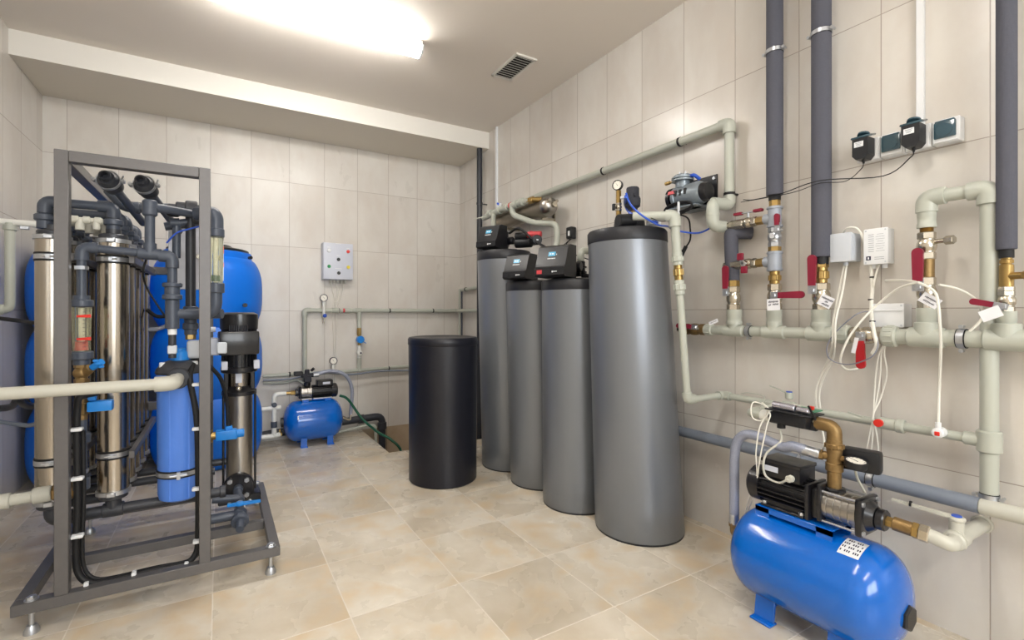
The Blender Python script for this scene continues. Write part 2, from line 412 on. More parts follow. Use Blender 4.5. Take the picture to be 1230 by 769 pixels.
def butterfly(root, piv, stem, along, ln=.045):
    stem = V(stem).normalized(); al = V(along).normalized(); sd = stem.cross(al)
    part('stem', MB().cyl(V(piv)-stem*.035, V(piv)+stem*.004, .006, n=10), M_zinc, root)
    h = MB().prism([(-ln, -.006), (-ln, .006), (-.01, .009), (.01, .009), (ln, .006), (ln, -.006), (.01, -.009), (-.01, -.009)], V(piv), al, sd, stem*.004)
    hd = part('handle', h, M_zinc, root)
    for s_ in (-1, 1):
        part('grip', MB().box(V(piv)+al*s_*ln*.8+stem*.003, [abs(al[i])*ln*.7+abs(sd[i])*.022+abs(stem[i])*.014 for i in range(3)], bev=.003), M_red, hd, 'red plastic grip')
def gauge(root, c, fdir, r, stem_to=None, body=None):
    body = body or M_black; f = V(fdir).normalized(); c = V(c)
    if stem_to is not None: part('stem', MB().cyl(c, stem_to, r*.25, n=10), M_brass, root)
    part('case', MB().lathe(c-f*r*.35, f, [(0, 0), (r*.95, 0), (r, r*.1), (r, r*.75), (r*.86, r*.75), (r*.84, r*.66), (0, r*.66)], 28), body, root)
    part('dial', MB().cyl(c+f*r*.31, c+f*r*.33, r*.84, n=28), M_cream, root)
    x = f.orthogonal().normalized(); x = (V((0, 0, 1))-f*f.z).normalized() if abs(f.z) < .9 else x; y = f.cross(x)
    nm = MB(); nm.prism([(-.2, -.03), (.7, 0), (-.2, .03)], c+f*r*.345, (x*.8+y*.5)*r, (y*.8-x*.5)*r*1.5, f*.0006)
    for k in range(11):
        an = -2.3+4.6*k/10; q = x*math.cos(an)+y*math.sin(an); qq = f.cross(q)
        nm.prism([(.66, -.02), (.78, -.02), (.78, .02), (.66, .02)], c+f*r*.335, q*r, qq*r, f*.0006)
    part('needle', nm, M_ink, root)
def cable(pts, r, m, label, cat='cable', name='cable', group=None, k=6):
    return solo(name, MB().tube(pts, r, 8, smooth=True, k=k), m, label, cat, group=group)

# ================================================================== RIGHT WALL
OFF = .08
def P(px, py, off=OFF): return w(px, py, off)
# --- insulated risers
def riser(px, y1, wpx, yc, label, ztop=HC, off=OFF, wall_clamp=True, y_r=None):
    a = P(px, y1, off); r = rad(wpx, a)
    t = thing('insulated_pipe', label, 'pipe', a)
    part('foam_sleeve', MB().cyl(a, (a.x, a.y, ztop), r, n=28, bev=.002), M_foam, t)
    if y_r: part('rubber_sleeve', MB().cyl(P(px, y_r, off), a+V((0, 0, .01)), r*.72), M_rub, t)
    if yc:
        c = P(px, yc, off); mb = MB(); clampring(mb, c, (0, 0, 1), r, (1, 0, 0), .016); part('pipe_clamp', mb, CL, t)
    return t, a, r
riser(930.5, 235, 21, 62, 'grey foam-insulated riser with one clamp, leftmost of the three reaching the ceiling', y_r=241)
riser(986.5, 309, 25, 40, 'grey foam-insulated riser with clamp, just left of the two white junction boxes', y_r=318)
riser(1209, 300, 27, None, 'thick grey foam-insulated riser at the right edge, right of the socket row', y_r=310)
# seam on right riser
# --- manifold
zm = 1.03; xm = W-OFF
def my(px): d = ray(px, 0); return xm/d.x*d.y
t = thing('manifold_pipe', 'thick pale grey plastic header pipe running level along the right wall under the valves', 'pipe', (xm, my(1040), zm-.03))
body = MB().cyl((xm, my(848), zm), (xm, my(1010), zm), .0235, n=24).cyl((xm, my(1076), zm), (xm, .1, zm), .0285, n=28)
part('pipe', body, M_ppr, t)
for px, r in ((882, .028), (930, .029), (986, .032), (1113, .035), (1209, .035)):
    y = my(px); m_ = MB().cyl((xm, y-.05, zm), (xm, y+.05, zm), r, n=28, bev=.004).cyl((xm, y, zm), (xm, y, zm+r+.018), r*.98, n=28, bev=.003)
    part('tee', m_, M_ppr, t)
for px, r in ((852, .028), (1014, .036), (1070, .038)):
    y = my(px); m_ = MB().cyl((xm, y-.022, zm), (xm, y+.022, zm), r, n=28, bev=.004)
    for k in range(12):
        an = 2*PI*k/12; m_.cyl((xm+math.cos(an)*r*.98, y-.012, zm+math.sin(an)*r*.98), (xm+math.cos(an)*r*.98, y+.012, zm+math.sin(an)*r*.98), r*.09, n=6)
    part('union_nut', m_, M_ppr, t)
for px, r in ((900, .0235), (1156, .030)):
    mb = MB(); clampring(mb, (xm, my(px), zm), (0, 1, 0), r+.001, (1, 0, 0), .018); part('pipe_clamp', mb, CL, t)
# adaptors above manifold (threaded couplings) belong to manifold
for px, y0, wpx in ((882, 372, 20), (930, 372, 20), (986, 372, 25), (1113, 370, 27), (1209, 374, 27)):
    a = P(px, y0); e = V((xm, a.y, zm+.03)); seg(t, 'coupling', M_ppr, e, a, rad(wpx, a), 's')
# --- column A : fittings under left riser
t = thing('pipe_fittings', 'stack of two grey galvanised tees with brass unions under the leftmost riser', 'pipe fittings', P(930.5, 341))
column(t, 930.5, OFF, [('brass_nut', M_brass, 249, 237, 13, 'h'), ('tee', M_galv, 274, 248, 17, 'c'), ('reducer', M_brass, 303, 296, 15, 'h'),
                       ('tee', M_galv, 326, 302, 18, 'c'), ('brass_union', M_brass, 342, 325, 15, 'u')])
for y in (250, 272, 304, 324):
    part('collar', MB().cyl(P(930.5, y+1), P(930.5, y-1), rad(20, P(930.5, y)), n=24), M_galv, t)
for y in (262, 314):
    a = P(930.5, y); part('branch_port', MB().cyl(a, a+V((0, .045, 0)), .024, n=20, bev=.003), M_galv, t)
def hvalve(px0, px1, y, label, handle):
    a = P(px0, y); e = P(px1, y); e.z = a.z = P(930.5, y).z
    t = thing('ball_valve', label, 'valve', (a+e)/2)
    d = e-a
    seg(t, 'tail_piece', M_nick, a, a+d*.2, .016); seg(t, 'union_nut', M_nick, a+d*.18, a+d*.42, .021, 'h')
    seg(t, 'body', M_nick, a+d*.4, a+d*.8, .021, 'b'); seg(t, 'nipple', M_brass, a+d*.78, e, .018, 'h')
    c = a+d*.6
    if handle == 'up': butterfly(t, c+V((0, 0, .045)), (0, 0, 1), (0, 1, 0), .06)
    else: butterfly(t, c+V((-.045, 0, 0)), (-1, 0, 0), (0, .3, 1), .04)
    return a
va = hvalve(869, 920, 262, 'nickel ball valve with red-tipped butterfly handle on top, joining the upper tee', 'up')
hvalve(870, 920, 314, 'nickel ball valve with upright red-tipped butterfly handle on the lower tee', 'side')
# stop valve in the middle of column A
t = thing('ball_valve', 'chrome ball valve with small red handle between the two grey tees', 'valve', P(930.5, 297))
column(t, 930.5, OFF, [('body', M_zinc, 297, 273, 15, 'b')])
lever(t, P(934, 276, OFF+.035), (-1, 0, 0), (0, 0, 1), .07, .022)
part('drain_cock', MB().cyl(P(930, 286), P(930, 286)+V((-.05, -.02, 0)), .008).hexn(P(930, 286)+V((-.045, -.018, 0)), P(930, 286)+V((-.06, -.024, 0)), .012), M_zinc, t)
t = thing('ball_valve', 'nickel ball valve with long dark red lever sticking out sideways over a paper tag', 'valve', P(930, 373))
column(t, 930.5, OFF, [('body', M_nick, 373, 341, 16, 'b')])
lever(t, P(930, 355, OFF+.045), (-1, 0, 0), (0, -1, 0), .125, .03)
# column C short insulated pipe
a = P(880, 338, .07); tp = P(878, 288, .07)
t = thing('insulated_pipe', 'short grey foam-insulated pipe that bends into the wall behind the upper valve', 'pipe', a)
part('foam_sleeve', MB().tube([a, tp, tp+V((.0, -.0, .035)), (W-.002, tp.y-.06, tp.z+.03)], .031, 24, fillet=.05), M_foam, t)
part('rubber_sleeve', MB().cyl(P(880, 341, .07), a+V((0, 0, .02)), .022), M_rub, t)
t = thing('ball_valve', 'nickel ball valve with upright red lever below the short insulated pipe', 'valve', P(882, 373))
column(t, 881, OFF, [('brass_nut', M_brass, 345, 337, 14, 'h'), ('body', M_nick, 373, 344, 15, 'b')])
lever(t, P(872, 352, OFF+.045), (-1, 0, 0), (0, .0, 1), .13, .03)
# column B
t = thing('ball_valve', 'nickel and brass ball valve with upright red lever under the middle riser', 'valve', P(986, 374))
column(t, 986.5, OFF, [('brass_union', M_brass, 342, 318, 18, 'u'), ('brass_nut', M_brass, 322, 316, 17, 'h'), ('body', M_nick, 374, 340, 20, 'b')])
lever(t, P(976, 349, OFF+.045), (-1, 0, 0), (0, 0, 1), .145, .032)
# column E
t = thing('ball_valve', 'nickel ball valve with tall red lever and side bleed port under the arching pipe', 'valve', P(1113, 371))
column(t, 1113, OFF, [('nipple', M_brass, 280, 273, 18, 't'), ('upper_body', M_nick, 312, 279, 22, 'b'), ('brass_coupling', M_bronze, 334, 311, 20, 'c'), ('body', M_nick, 371, 333, 22, 'b')])
c = P(1118, 291); part('bleed_port', MB().cyl(c, c+V((-.01, -.05, 0)), .008).hexn(c+V((-.008, -.04, 0)), c+V((-.014, -.065, 0)), .015), M_nick, t)
lever(t, P(1103, 345, OFF+.05), (-1, 0, 0), (0, 0, 1), .135, .032)
# loop pipe from E up and over to vertical F
pe = P(1113, 238); pf = V((xm+.01, my(1187), pe.z))
pf.z = pe.z
t = thing('looped_pipe', 'pale grey pipe arching from a red-lever valve to a long drop beside the right riser', 'pipe', (pf.x, pf.y, .49))
ztee = P(1187, 531).z
part('pipe', MB().tube([P(1113, 262), pe, pf, (pf.x, pf.y, .49)], .0225, 20, fillet=.03), M_ppr, t)
for c, q1, q2 in ((pe, (0, 0, -1), (0, -1, 0)), (pf, (0, 1, 0), (0, 0, -1))):
    c = V(c); part('elbow', MB().tube([c+V(q1)*.05, c, c+V(q2)*.05], .030, 20, fillet=.04), M_ppr, t)
seg(t, 'union', M_ppr, P(1113, 274), P(1113, 250), rad(25, P(1113, 260)), 's')
part('tee', MB().cyl((pf.x, pf.y, ztee-.035), (pf.x, pf.y, ztee+.035), .031, n=24, bev=.004).cyl((pf.x, pf.y, ztee), (pf.x, pf.y+.06, ztee), .022, n=20, bev=.003), M_ppr, t)
mb = MB(); clampring(mb, (pf.x, pf.y, P(1187, 597).z), (0, 0, 1), .0225, (1, 0, 0), .014); part('pipe_clamp', mb, CL, t)
# column D
t = thing('ball_valve', 'brass and nickel valve with side tap under the right-edge riser', 'valve', P(1209, 375))
column(t, 1209, OFF, [('brass_nut', M_brass, 320, 308, 17, 'u'), ('brass_body', M_brass, 346, 318, 19, 'c'), ('nut', M_nick, 350, 344, 21, 'h'), ('body', M_nick, 375, 349, 21, 'b')])
c = P(1209, 332); part('side_tap', MB().cyl(c, c+V((-.03, -.06, 0)), .011).hexn(c+V((-.02, -.045, 0)), c+V((-.036, -.075, 0)), .018), M_brass, t)
part('tap_handle', MB().box(c+V((-.04, -.08, .03)), (.015, .015, .06), bev=.004), M_black, t)
lever(t, P(1204, 368, OFF+.035), (-1, 0, 0), (0, 1, .25), .075, .02)
# manifold valve
c = V((xm, my(1040), zm))
t = thing('ball_valve', 'nickel ball valve set in the header pipe with bright red lever hanging down', 'valve', c-V((0, 0, .03)))
seg(t, 'body', M_nick, (xm, my(1022), zm), (xm, my(1064), zm), .028, 'b')
lever(t, c+V((-.04, 0, -.0)), (-1, 0, 0), (0, -.02, -1), .125, .03, m=M_redl)
# left end valve
t = thing('ball_valve', 'tarnished valve with dark red lever closing the left end of the header pipe', 'valve', (xm, my(835), zm-.02))
seg(t, 'body', M_bronze, (xm, my(848), zm), (xm, my(822), zm), .026, 'b')
seg(t, 'cap', M_nick, (xm, my(823), zm), (xm, my(815), zm), .018, 'h')
lever(t, (xm-.045, my(842), zm+.012), (-1, 0, .3), (0, 1, .05), .11, .026)
# tags
def tag(c, u, v, wd, ht, lines, label):
    u = V(u).normalized(); v = V(v).normalized(); n = u.cross(v); mb = MB().prism([(-wd/2, -ht/2), (wd/2, -ht/2), (wd/2, ht/2), (-wd/2, ht/2)], c, u, v, n*.0008)
    t = thing('paper_tag', label, 'tag', V(c)-v*ht/2); part('card', mb, M_paper, t)
    k = MB(); s_ = -1 if n.x > 0 else 1
    o = V(c)+(n*.0012 if n.x < 0 else -n*.0006)
    random.seed(len(label))
    for x0, x1, y in lines:
        x = x0
        while x < x1:     # handwriting: slanted strokes
            wn = random.uniform(.05, .09); hh = random.uniform(.06, .10)
            k.prism([(x*wd, (y-hh)*ht), ((x+.03)*wd, (y-hh)*ht), ((x+wn+.02)*wd, (y+hh)*ht), ((x+wn-.01)*wd, (y+hh)*ht)], o, u, v, n*.0004)
            k.prism([((x+.01)*wd, (y-.02)*ht), ((x+wn)*wd, (y-.02)*ht), ((x+wn)*wd, (y+.02)*ht), ((x+.01)*wd, (y+.02)*ht)], o, u, v, n*.0004)
            x += wn+.01
    part('handwriting', k, M_ink, t)
tag(P(929, 366, .145), (0, -1, .05), (0, .05, 1), .055, .05, [(-.38, .38, .25), (-.38, -.2, -.02), (-.05, .35, .02)], 'white paper tag with two handwritten lines under the sideways red lever')
tag(P(992, 362, .145), (0, -1, -.55), (0, -.55, 1), .05, .045, [(-.4, .4, .22), (-.05, .1, -.02), (-.2, .38, -.28)], 'white handwritten paper tag tilted under the middle riser valve')
tag(P(1117, 361, .15), (0, -1, -.7), (0, -.7, 1), .055, .035, [(-.35, .3, .15), (-.3, .3, -.2)], 'white handwritten paper tag hanging askew on the tall red-lever valve')
tag(P(857, 387, .13), (0, -1, .4), (0, .3, 1), .05, .018, [(-.35, .35, .0)], 'small paper tag lying on the left end of the header pipe')
tag(P(1027, 415, .13), (0, -1, -.15), (0, -.2, 1), .014, .06, [], 'narrow blank paper tag hanging by the header pipe valve')
tag(P(1190, 377, .14), (0, -1, .5), (0, .4, 1), .05, .035, [], 'blank whitish tag beside the right-edge valve')
# --- top pipe T
pa = w(876, 148, .05); pb = V((W-.05, 3.75, pa.z-.02))
pd = w(876, 246, .05)
t = thing('wall_pipe', 'long pale grey pipe high on the right wall, turning down beside the air compressor', 'pipe', pd)
part('pipe', MB().tube([pb, pa, pd], .0225, 20, fillet=.02), M_ppr, t)
part('elbow', MB().tube([pa+(pb-pa).normalized()*.045, pa, pa-V((0, 0, .05))], .030, 20, fillet=.04), M_ppr, t)
for px, py in ((817, 172), (725, 207)):
    q = pa+(pb-pa)*(((w(px, py, .05)).y-pa.y)/(pb.y-pa.y)); mb = MB(); blackclip(mb, q, pb-pa, .0226, (1, 0, 0)); part('pipe_clip', mb, M_rub, t)
mb = MB(); blackclip(mb, w(876, 233, .05), (0, 0, 1), .0226, (1, -.2, 0)); part('pipe_clip', mb, M_rub, t)
# offset elbows at its foot
q0 = pd; q1 = V((xm-.07, q0.y+.02, q0.z)); q2 = V((xm-.07, q0.y+.02, va.z)); q3 = V(va)
q2 = V((q1.x, q1.y, va.z))
t = thing('pipe_offset', 'pale grey plastic double elbow linking the down pipe to the upper ball valve', 'pipe', q2)
part('elbow', MB().tube([q0+V((0, 0, .04)), q0, q1+V((0, 0, 0))], .029, 20, fillet=.04), M_ppr, t)
part('elbow', MB().tube([q1+V((.05, 0, 0)), q1, q2, q3], .029, 20, fillet=.04), M_ppr, t)
part('collar', MB().cyl((q1+q2)/2+V((0, 0, -.004)), (q1+q2)/2+V((0, 0, .004)), .031, n=24), M_ppr, t)
# --- lower run G
zg = .705; xg = W-.07
pbot = V((1.915, 1.485, zg)); ptop = V((1.86, 1.515, 1.575))
g1 = V((xg, onX(868, 478, xg).y, zg+.005)); g2 = V((xg, pf.y+.06, ztee))
t = thing('wall_pipe', 'thin pale grey plastic pipe at knee height along the right wall with two small valves', 'pipe', (g2.x, g2.y, .6))
part('pipe', MB().tube([pbot+V((.03, -.01, 0)), g1, g2], .016, 16, fillet=.02), M_ppr, t)
part('elbow', MB().tube([g1+(pbot-g1).normalized()*.03, g1, g1+(g2-g1).normalized()*.04], .022, 16, fillet=.03), M_ppr, t)
def gy(px): return onX(px, 0, xg).y
for px, ln, r, nm in ((948, .05, .024, 'valve_body'), (1066, .06, .022, 'valve_body'), (1082, .025, .025, 'union_nut'), (1165, .03, .022, 'union_nut')):
    y = gy(px); z = g1.z+(g2.z-g1.z)*((y-g1.y)/(g2.y-g1.y)); part(nm, MB().cyl((xg, y-ln/2, z), (xg, y+ln/2, z), r, n=20, bev=.003), M_ppr, t)
c = V((xg, gy(948), g1.z+.03)); part('valve_knob', MB().cyl(c, c+V((0, 0, .03)), .016, n=16, bev=.004).prism([(0, -.006), (.085, -.004), (.085, .004), (0, .006)], c+V((0, 0, .02)), (0, 1, .3), (1, 0, 0), (0, 0, .004)).cyl(c+V((0, 0, .03)), c+V((0, 0, .034)), .012, mi=1), [M_ppr, M_bluh], t, 'grey knob with blue cap')
c = V((xg-.02, gy(1062), g1.z)); part('valve_knob', MB().cyl(c, c+V((-.025, 0, 0)), .010, n=16).cyl(c+V((-.02, 0, .0)), c+V((-.032, 0, 0)), .014, mi=1).prism([(0, -.004), (.10, -.003), (.10, .003), (0, .004)], c+V((-.022, 0, 0)), (0, 1, .22), (0, 0, 1), (-.004, 0, 0)), [M_ppr, M_redb], t, 'red-capped lever knob')
# --- down pipe with brass union by the large tank
t = thing('down_pipe', 'pale grey plastic pipe with brass union dropping down in front of the largest tank', 'pipe', pbot)
ln = lambda f: ptop+(pbot-ptop)*f
hd = V((1.74, 1.66, 1.585))
part('pipe', MB().tube([hd, ptop, ln(.22)], .021, 20, fillet=.02), M_ppr, t)
part('pipe', MB().tube([ln(.42), pbot], .017, 18), M_ppr, t)
part('elbow', MB().tube([ptop+(hd-ptop).normalized()*.04, ptop, ln(.06)], .028, 20, fillet=.035), M_ppr, t)
part('elbow', MB().tube([ln(.96), pbot, pbot+(g1-pbot).normalized()*.045], .023, 20, fillet=.03), M_ppr, t)
seg(t, 'union_nut', M_ppr, ln(.27), ln(.20), .027, 'u'); seg(t, 'brass_union', M_brass, ln(.265), ln(.355), .022, 'u'); seg(t, 'union_nut', M_ppr, ln(.35), ln(.43), .027, 'u')
# --- grey drain pipe
zd = .487; xd = W-.09
t = thing('drain_pipe', 'thick blue-grey plastic drain pipe low on the right wall behind the near pump', 'pipe', (xd, my(1000), zd-.03))
part('pipe', MB().cyl((xd, 2.4, zd-.006), (xd, onX(1177, 0, xd).y, zd+.006), .026, n=28), M_drain, t)
y_ = onX(1177, 0, xd).y
part('pale_extension', MB().cyl((xd, y_+.0, zd+.006), (xd, .05, zd+.01), .0255, n=28, bev=.003), M_pprb, t, 'cream plastic extension')
mb = MB(); clampring(mb, (xd, onX(1047, 0, xd).y, zd+.003), (0, 1, 0), .0262, (1, 0, 0), .02); part('pipe_clamp', mb, CL, t)
mb = MB(); clampring(mb, (xd, onX(962, 0, xd).y, zd), (0, 1, 0), .0262, (1, 0, 0), .014); part('pipe_clamp', mb, CL, t)
# --- conduit and sockets
ya = onX(1107, 0, W).y
solo('cable_duct', MB().box((W-.008, ya, (HC+1.79)/2), (.016, .022, HC-1.79), bev=.001), M_wht, 'white plastic cable duct from the ceiling down to the socket row', 'cable duct')
sy0, sy1, sz0, sz1 = .602, .906, 1.704, 1.789; pitch = (sy1-sy0)/4
lab = ['end socket without a plug, closed teal lid, right end of the row', 'socket holding the right-hand black plug adapter under its raised lid', 'socket with closed teal lid between the two black plug adapters', 'socket holding the left-hand black plug adapter, left end of the row']
for k in range(4):
    y = sy0+pitch*(k+.5); zc = (sz0+sz1)/2
    t = thing('wall_socket', 'white surface '+lab[k], 'socket', (W, y, sz0))
    part('housing', MB().box((W-.02, y, zc), (.04, pitch-.002, .084), bev=.003).box((W-.042, y, zc-.002), (.008, pitch-.010, .074), bev=.002), M_wht, t)
    if k in (0, 2):
        part('lid', MB().box((W-.05, y, zc+.002), (.01, pitch-.018, .056), bev=.004, seg=2).cyl((W-.055, y, zc), (W-.058, y, zc), .022, n=24), M_teal, t)
        part('socket_ring', MB().torus((W-.0565, y, zc+.002), (1, 0, 0), .019, .0014).torus((W-.0565, y, zc+.002), (1, 0, 0), .008, .0014), M_pvc, t)
        part('hinge', MB().box((W-.049, y, zc+.031), (.012, pitch-.024, .008), bev=.002), M_teal, t)
    else:
        part('lid', MB().box((W-.078, y, zc+.045), (.062, pitch-.014, .008), bev=.003, R=Ry(-.25)).cyl((W-.076, y, zc+.05), (W-.074, y, zc+.056), .02, n=20), M_teal, t, 'teal lid raised over the plug')
        a = thing('plug_adapter', 'black plug-in power adapter with white sticker, '+('right-hand' if k == 1 else 'left-hand')+' of the two in the sockets', 'power adapter', (W-.1, y, zc-.055))
        poly = [(-.026, .035), (.026, .035), (.026, -.03), (.014, -.045), (-.014, -.045), (-.026, -.03)]
        part('body', MB().prism(poly, (W-.05, y, zc), (0, 1, 0), (0, 0, 1), (-.055, 0, 0)), M_black, a)
        part('sticker', MB().box((W-.1055, y+.004, zc+.012), (.001, .03, .02)), M_wht, a, 'white sticker')
        pr = MB()
        for i, zz in enumerate((.017, .012, .007)): pr.box((W-.1062, y+.004, zc+zz), (.0004, .022-.004*i, .0018))
        part('print', pr, M_inkg, a)
        part('cable_boot', MB().cyl((W-.075, y, zc-.044), (W-.075, y, zc-.058), .006, .003, n=10), M_rub, a)
        if k == 1: cable([V((W-.075, y, zc-.056)), V((W-.075, y+.01, zc-.075)), V((W-.05, y+.1, zc-.115)), w(985, 217, .14), w(940, 232, .11), w(905, 240, .05), w(893, 240, .02)], .002, M_rub, 'thin black cable sweeping left from the right-hand plug adapter')
        else: cable([V((W-.075, y, zc-.056)), V((W-.07, y+.01, zc-.075)), V((W-.03, y+.08, zc-.1)), w(985, 220, .14), w(960, 229, .14), w(935, 235, .12), w(890, 243, .01)], .0015, M_rub, 'thin black cable sweeping left from the left-hand plug adapter')
# --- junction boxes
def jbox(y0, y1, z0, z1, dp, m, label, kind):
    t = thing('junction_box', label, 'junction box', (W, (y0+y1)/2, z0)); yc, zc = (y0+y1)/2, (z0+z1)/2
    part('housing', MB().box((W-dp*.42, yc, zc), (dp*.84, y1-y0-.004, z1-z0-.004), bev=.004, seg=2), m, t)
    part('cover', MB().box((W-dp*.92, yc, zc), (dp*.16, y1-y0, z1-z0), bev=.004, seg=2), m, t)
    scr = MB()
    for a_ in (-1, 1):
        for c_ in (-1, 1): scr.cyl((W-dp-.0005, yc+a_*((y1-y0)/2-.008), zc+c_*((z1-z0)/2-.008)), (W-dp+.004, yc+a_*((y1-y0)/2-.008), zc+c_*((z1-z0)/2-.008)), .003, n=10)
    part('screw', scr, M_grybox, t)
    if kind != 2: 
        gl = MB()
        for k_ in ((0,) if kind == 0 else (-1, 1)): gl.cyl((W-dp*.5, yc+k_*.018, z0+.002), (W-dp*.5, yc+k_*.018, z0-.014), .009, n=12)
        part('cable_gland', gl, m, t)
    if kind == 1:
        pr = MB()
        for i in range(9): pr.box((W-dp-.0004, yc+.014, zc+.045-i*.008), (.0006, .018, .0014))
        for i in range(8): pr.box((W-dp-.0004, yc-.015, zc+.045-i*.009), (.0006, .028 if i % 3 else .02, .0009))
        for i in range(2): pr.box((W-dp-.0004, yc-.012, zc-.042-i*.007), (.0006, .03, .0014))
        part('print', pr, M_inkg, t)
        part('square_mark', MB().box((W-dp-.0006, yc+.022, zc-.044), (.001, .015, .015)).box((W-dp-.0014, yc+.022, zc-.044), (.0006, .005, .008), mi=1), [M_ink, M_wht], t, 'small dark square symbol')
    return t
jbox(.905, .98, 1.318, 1.432, .085, M_grybox, 'grey-white square junction box on the wall, left of its printed neighbour', 0)
jbox(.797, .875, 1.30, 1.437, .06, M_wht, 'white printed control box on the wall with four rounded corners and text lines', 1)
t = jbox(.744, .85, 1.062, 1.15, .075, M_wht, 'small white low junction box sitting just above the header pipe', 2)
part('lid_edge', MB().box((W-.078, .797, 1.125), (.004, .1, .006), bev=.001), M_wht, t)
# --- cables on right wall
cable([w(1012, 281, .03), w(1018, 274, .06), w(1030, 275, .06), w(1038, 290, .05), w(1039, 300, .04)], .004, M_whtc, 'short white cable bridging from the grey junction box to the printed one')
cable([w(1014, 318, .045), w(1008, 350, .08), w(1001, 385, .15), w(1000, 410, .16), w(996, 430, .1), w(984, 455, .06), w(980, 475, .05), w(983, 497, .05), w(990, 530, .1), w(985, 548, .2)], .0037, M_whtc, 'white cable dropping from the grey junction box, left strand of the pair')
cable([w(1017, 318, .045), w(1012, 350, .09), w(1004, 385, .16), w(1003, 412, .16), w(1000, 432, .1), w(988, 457, .06), w(984, 475, .05), w(986, 497, .05)], .0037, M_whtc, 'white cable dropping from the grey junction box, right strand of the pair')
bund = [w(1046, 318, .035), w(1048, 345, .045), w(1047, 360, .06), w(1047, 380, .1), w(1050, 400, .15), w(1053, 415, .15), w(1048, 425, .14)]
cable(bund, .0065, M_whtc, 'thick white cable bundle with black ties below the printed control box')
tm = MB()
for px, py, of in ((1048, 333, .04), (1046, 360, .06), (1048, 386, .115)): tm.band(w(px, py, of), (0, 0, 1), .0075, .005, .0015, 16)
solo('cable_tie', tm, M_rub, 'black cable ties around the white bundle under the control box', 'cable tie')
cable([w(1056, 318, .035), w(1052, 330, .045), w(1049, 345, .05)], .0035, M_whtc, 'short white lead from the right gland of the printed control box')
cable([w(1104, 339, .17), w(1080, 346, .14), w(1055, 365, .12), w(1035, 385, .15), w(1020, 405, .16), w(1011, 425, .16), w(1010, 437, .14), w(1018, 444, .1), w(1030, 443, .06)], .0038, M_whtc, 'white cable looping from the tall red lever down to the left below the header pipe')
cable([w(1064, 337, .03), w(1085, 337, .1), w(1104, 340, .17), w(1122, 350, .16), w(1127, 365, .17), w(1129, 390, .17), w(1130, 420, .14), w(1128, 470, .08), w(1127, 515, .11)], .0042, M_whtc, 'white sensor cable hanging straight down over the header pipe to the red tip')
cable([w(1128, 342, .15), w(1150, 347, .1), w(1170, 358, .07), w(1180, 372, .1), w(1178, 385, .13), w(1165, 398, .13)], .0038, M_whtc, 'white cable arc sweeping right towards the tagged right-edge valve')
cable([w(1045, 374, .1), w(1030, 377, .14), w(1010, 393, .15), w(997, 408, .16), w(993, 422, .16), w(999, 433, .16), w(1020, 438, .16), w(1045, 430, .17), w(1054, 418, .16), w(1054, 405, .15)], .0022, mat('grey_cable', (120, 122, 135), .4), 'thin grey cable curled in a circle over the header pipe')
c = w(1127, 520, .11)
t = thing('flow_sensor', 'small white round sensor with red centre at the end of the hanging cable', 'sensor', c-V((0, 0, .015)))
part('body', MB().cyl(c+V((.03, 0, 0)), c+V((-.01, 0, 0)), .017, n=20, bev=.004).cyl(c+V((0, 0, .01)), c+V((0, 0, .035)), .008), M_wht, t)
part('red_mark', MB().box(c+V((-.011, 0, -.002)), (.003, .014, .014), bev=.002), M_redb, t, 'red square mark')
for i, (dx, lb) in enumerate(((0, 'left'), (5, 'middle'), (12, 'right'))):
    cable([w(1064, 410, .1), w(1056+dx*.5, 425, .07), w(1052+dx*1.1, 450, .05), w(1050+dx*.6, 480, .05), w(1049, 500, .09), w(1044+dx*.8, 525, .09), w(1040+dx*1.2, 548, .07), w(1041+dx*.6, 585, .06)], .0026, M_whtc, lb+' strand of the three thin white wires hanging below the header pipe valve')
# --- compressor
py_, pz = 1.60, 1.72; px_ = W-.12
t = thing('mounting_plate', 'black square steel mounting plate screwed to the wall behind the air compressor', 'plate', (W, 1.66, 1.665))
part('plate', MB().box((W-.004, 1.66, 1.745), (.008, .25, .165)), M_blackm, t)
part('screw', MB().cyl((W-.008, 1.55, 1.81), (W-.014, 1.55, 1.81), .008, n=12).cyl((W-.008, 1.77, 1.81), (W-.014, 1.77, 1.81), .008, n=12), M_zinc, t)
t = thing('air_compressor', 'small grey air compressor with finned head on a black wall plate', 'compressor', (px_, py_, 1.66))
part('motor', MB().lathe((px_, 1.70, pz), (0, -1, 0), [(0, 0), (.045, 0), (.058, .012), (.06, .03), (.057, .032), (.057, .08), (.06, .082), (.06, .15), (.05, .172), (0, .172)], 28), M_compr, t)
part('end_bell', MB().lathe((px_, 1.530, pz), (0, -1, 0), [(.048, 0), (.048, .015), (.042, .03), (.02, .034), (0, .034)], 24), M_blackm, t)
part('fan_cover', MB().lathe((px_, 1.698, pz), (0, 1, 0), [(.058, 0), (.058, .022), (.045, .03), (0, .03)], 24), M_blackm, t)
hb = MB().cyl((px_, 1.655, pz+.045), (px_, 1.655, pz+.085), .036, bev=.004, n=20).cyl((px_, 1.655, pz+.082), (px_, 1.655, pz+.09), .055, n=24).cyl((px_, 1.655, pz+.094), (px_, 1.655, pz+.102), .055, n=24).cyl((px_, 1.655, pz+.088), (px_, 1.655, pz+.115), .046, n=20, bev=.006)
part('cylinder_head', hb, M_compr, t)
sc = MB()
for k in range(6): sc.cyl((px_+.038*math.cos(k), 1.655+.038*math.sin(k*1.047+.3), pz+.11), (px_+.038*math.cos(k), 1.655+.038*math.sin(k*1.047+.3), pz+.122), .005, n=6)
part('bolt', sc, M_zinc, t)
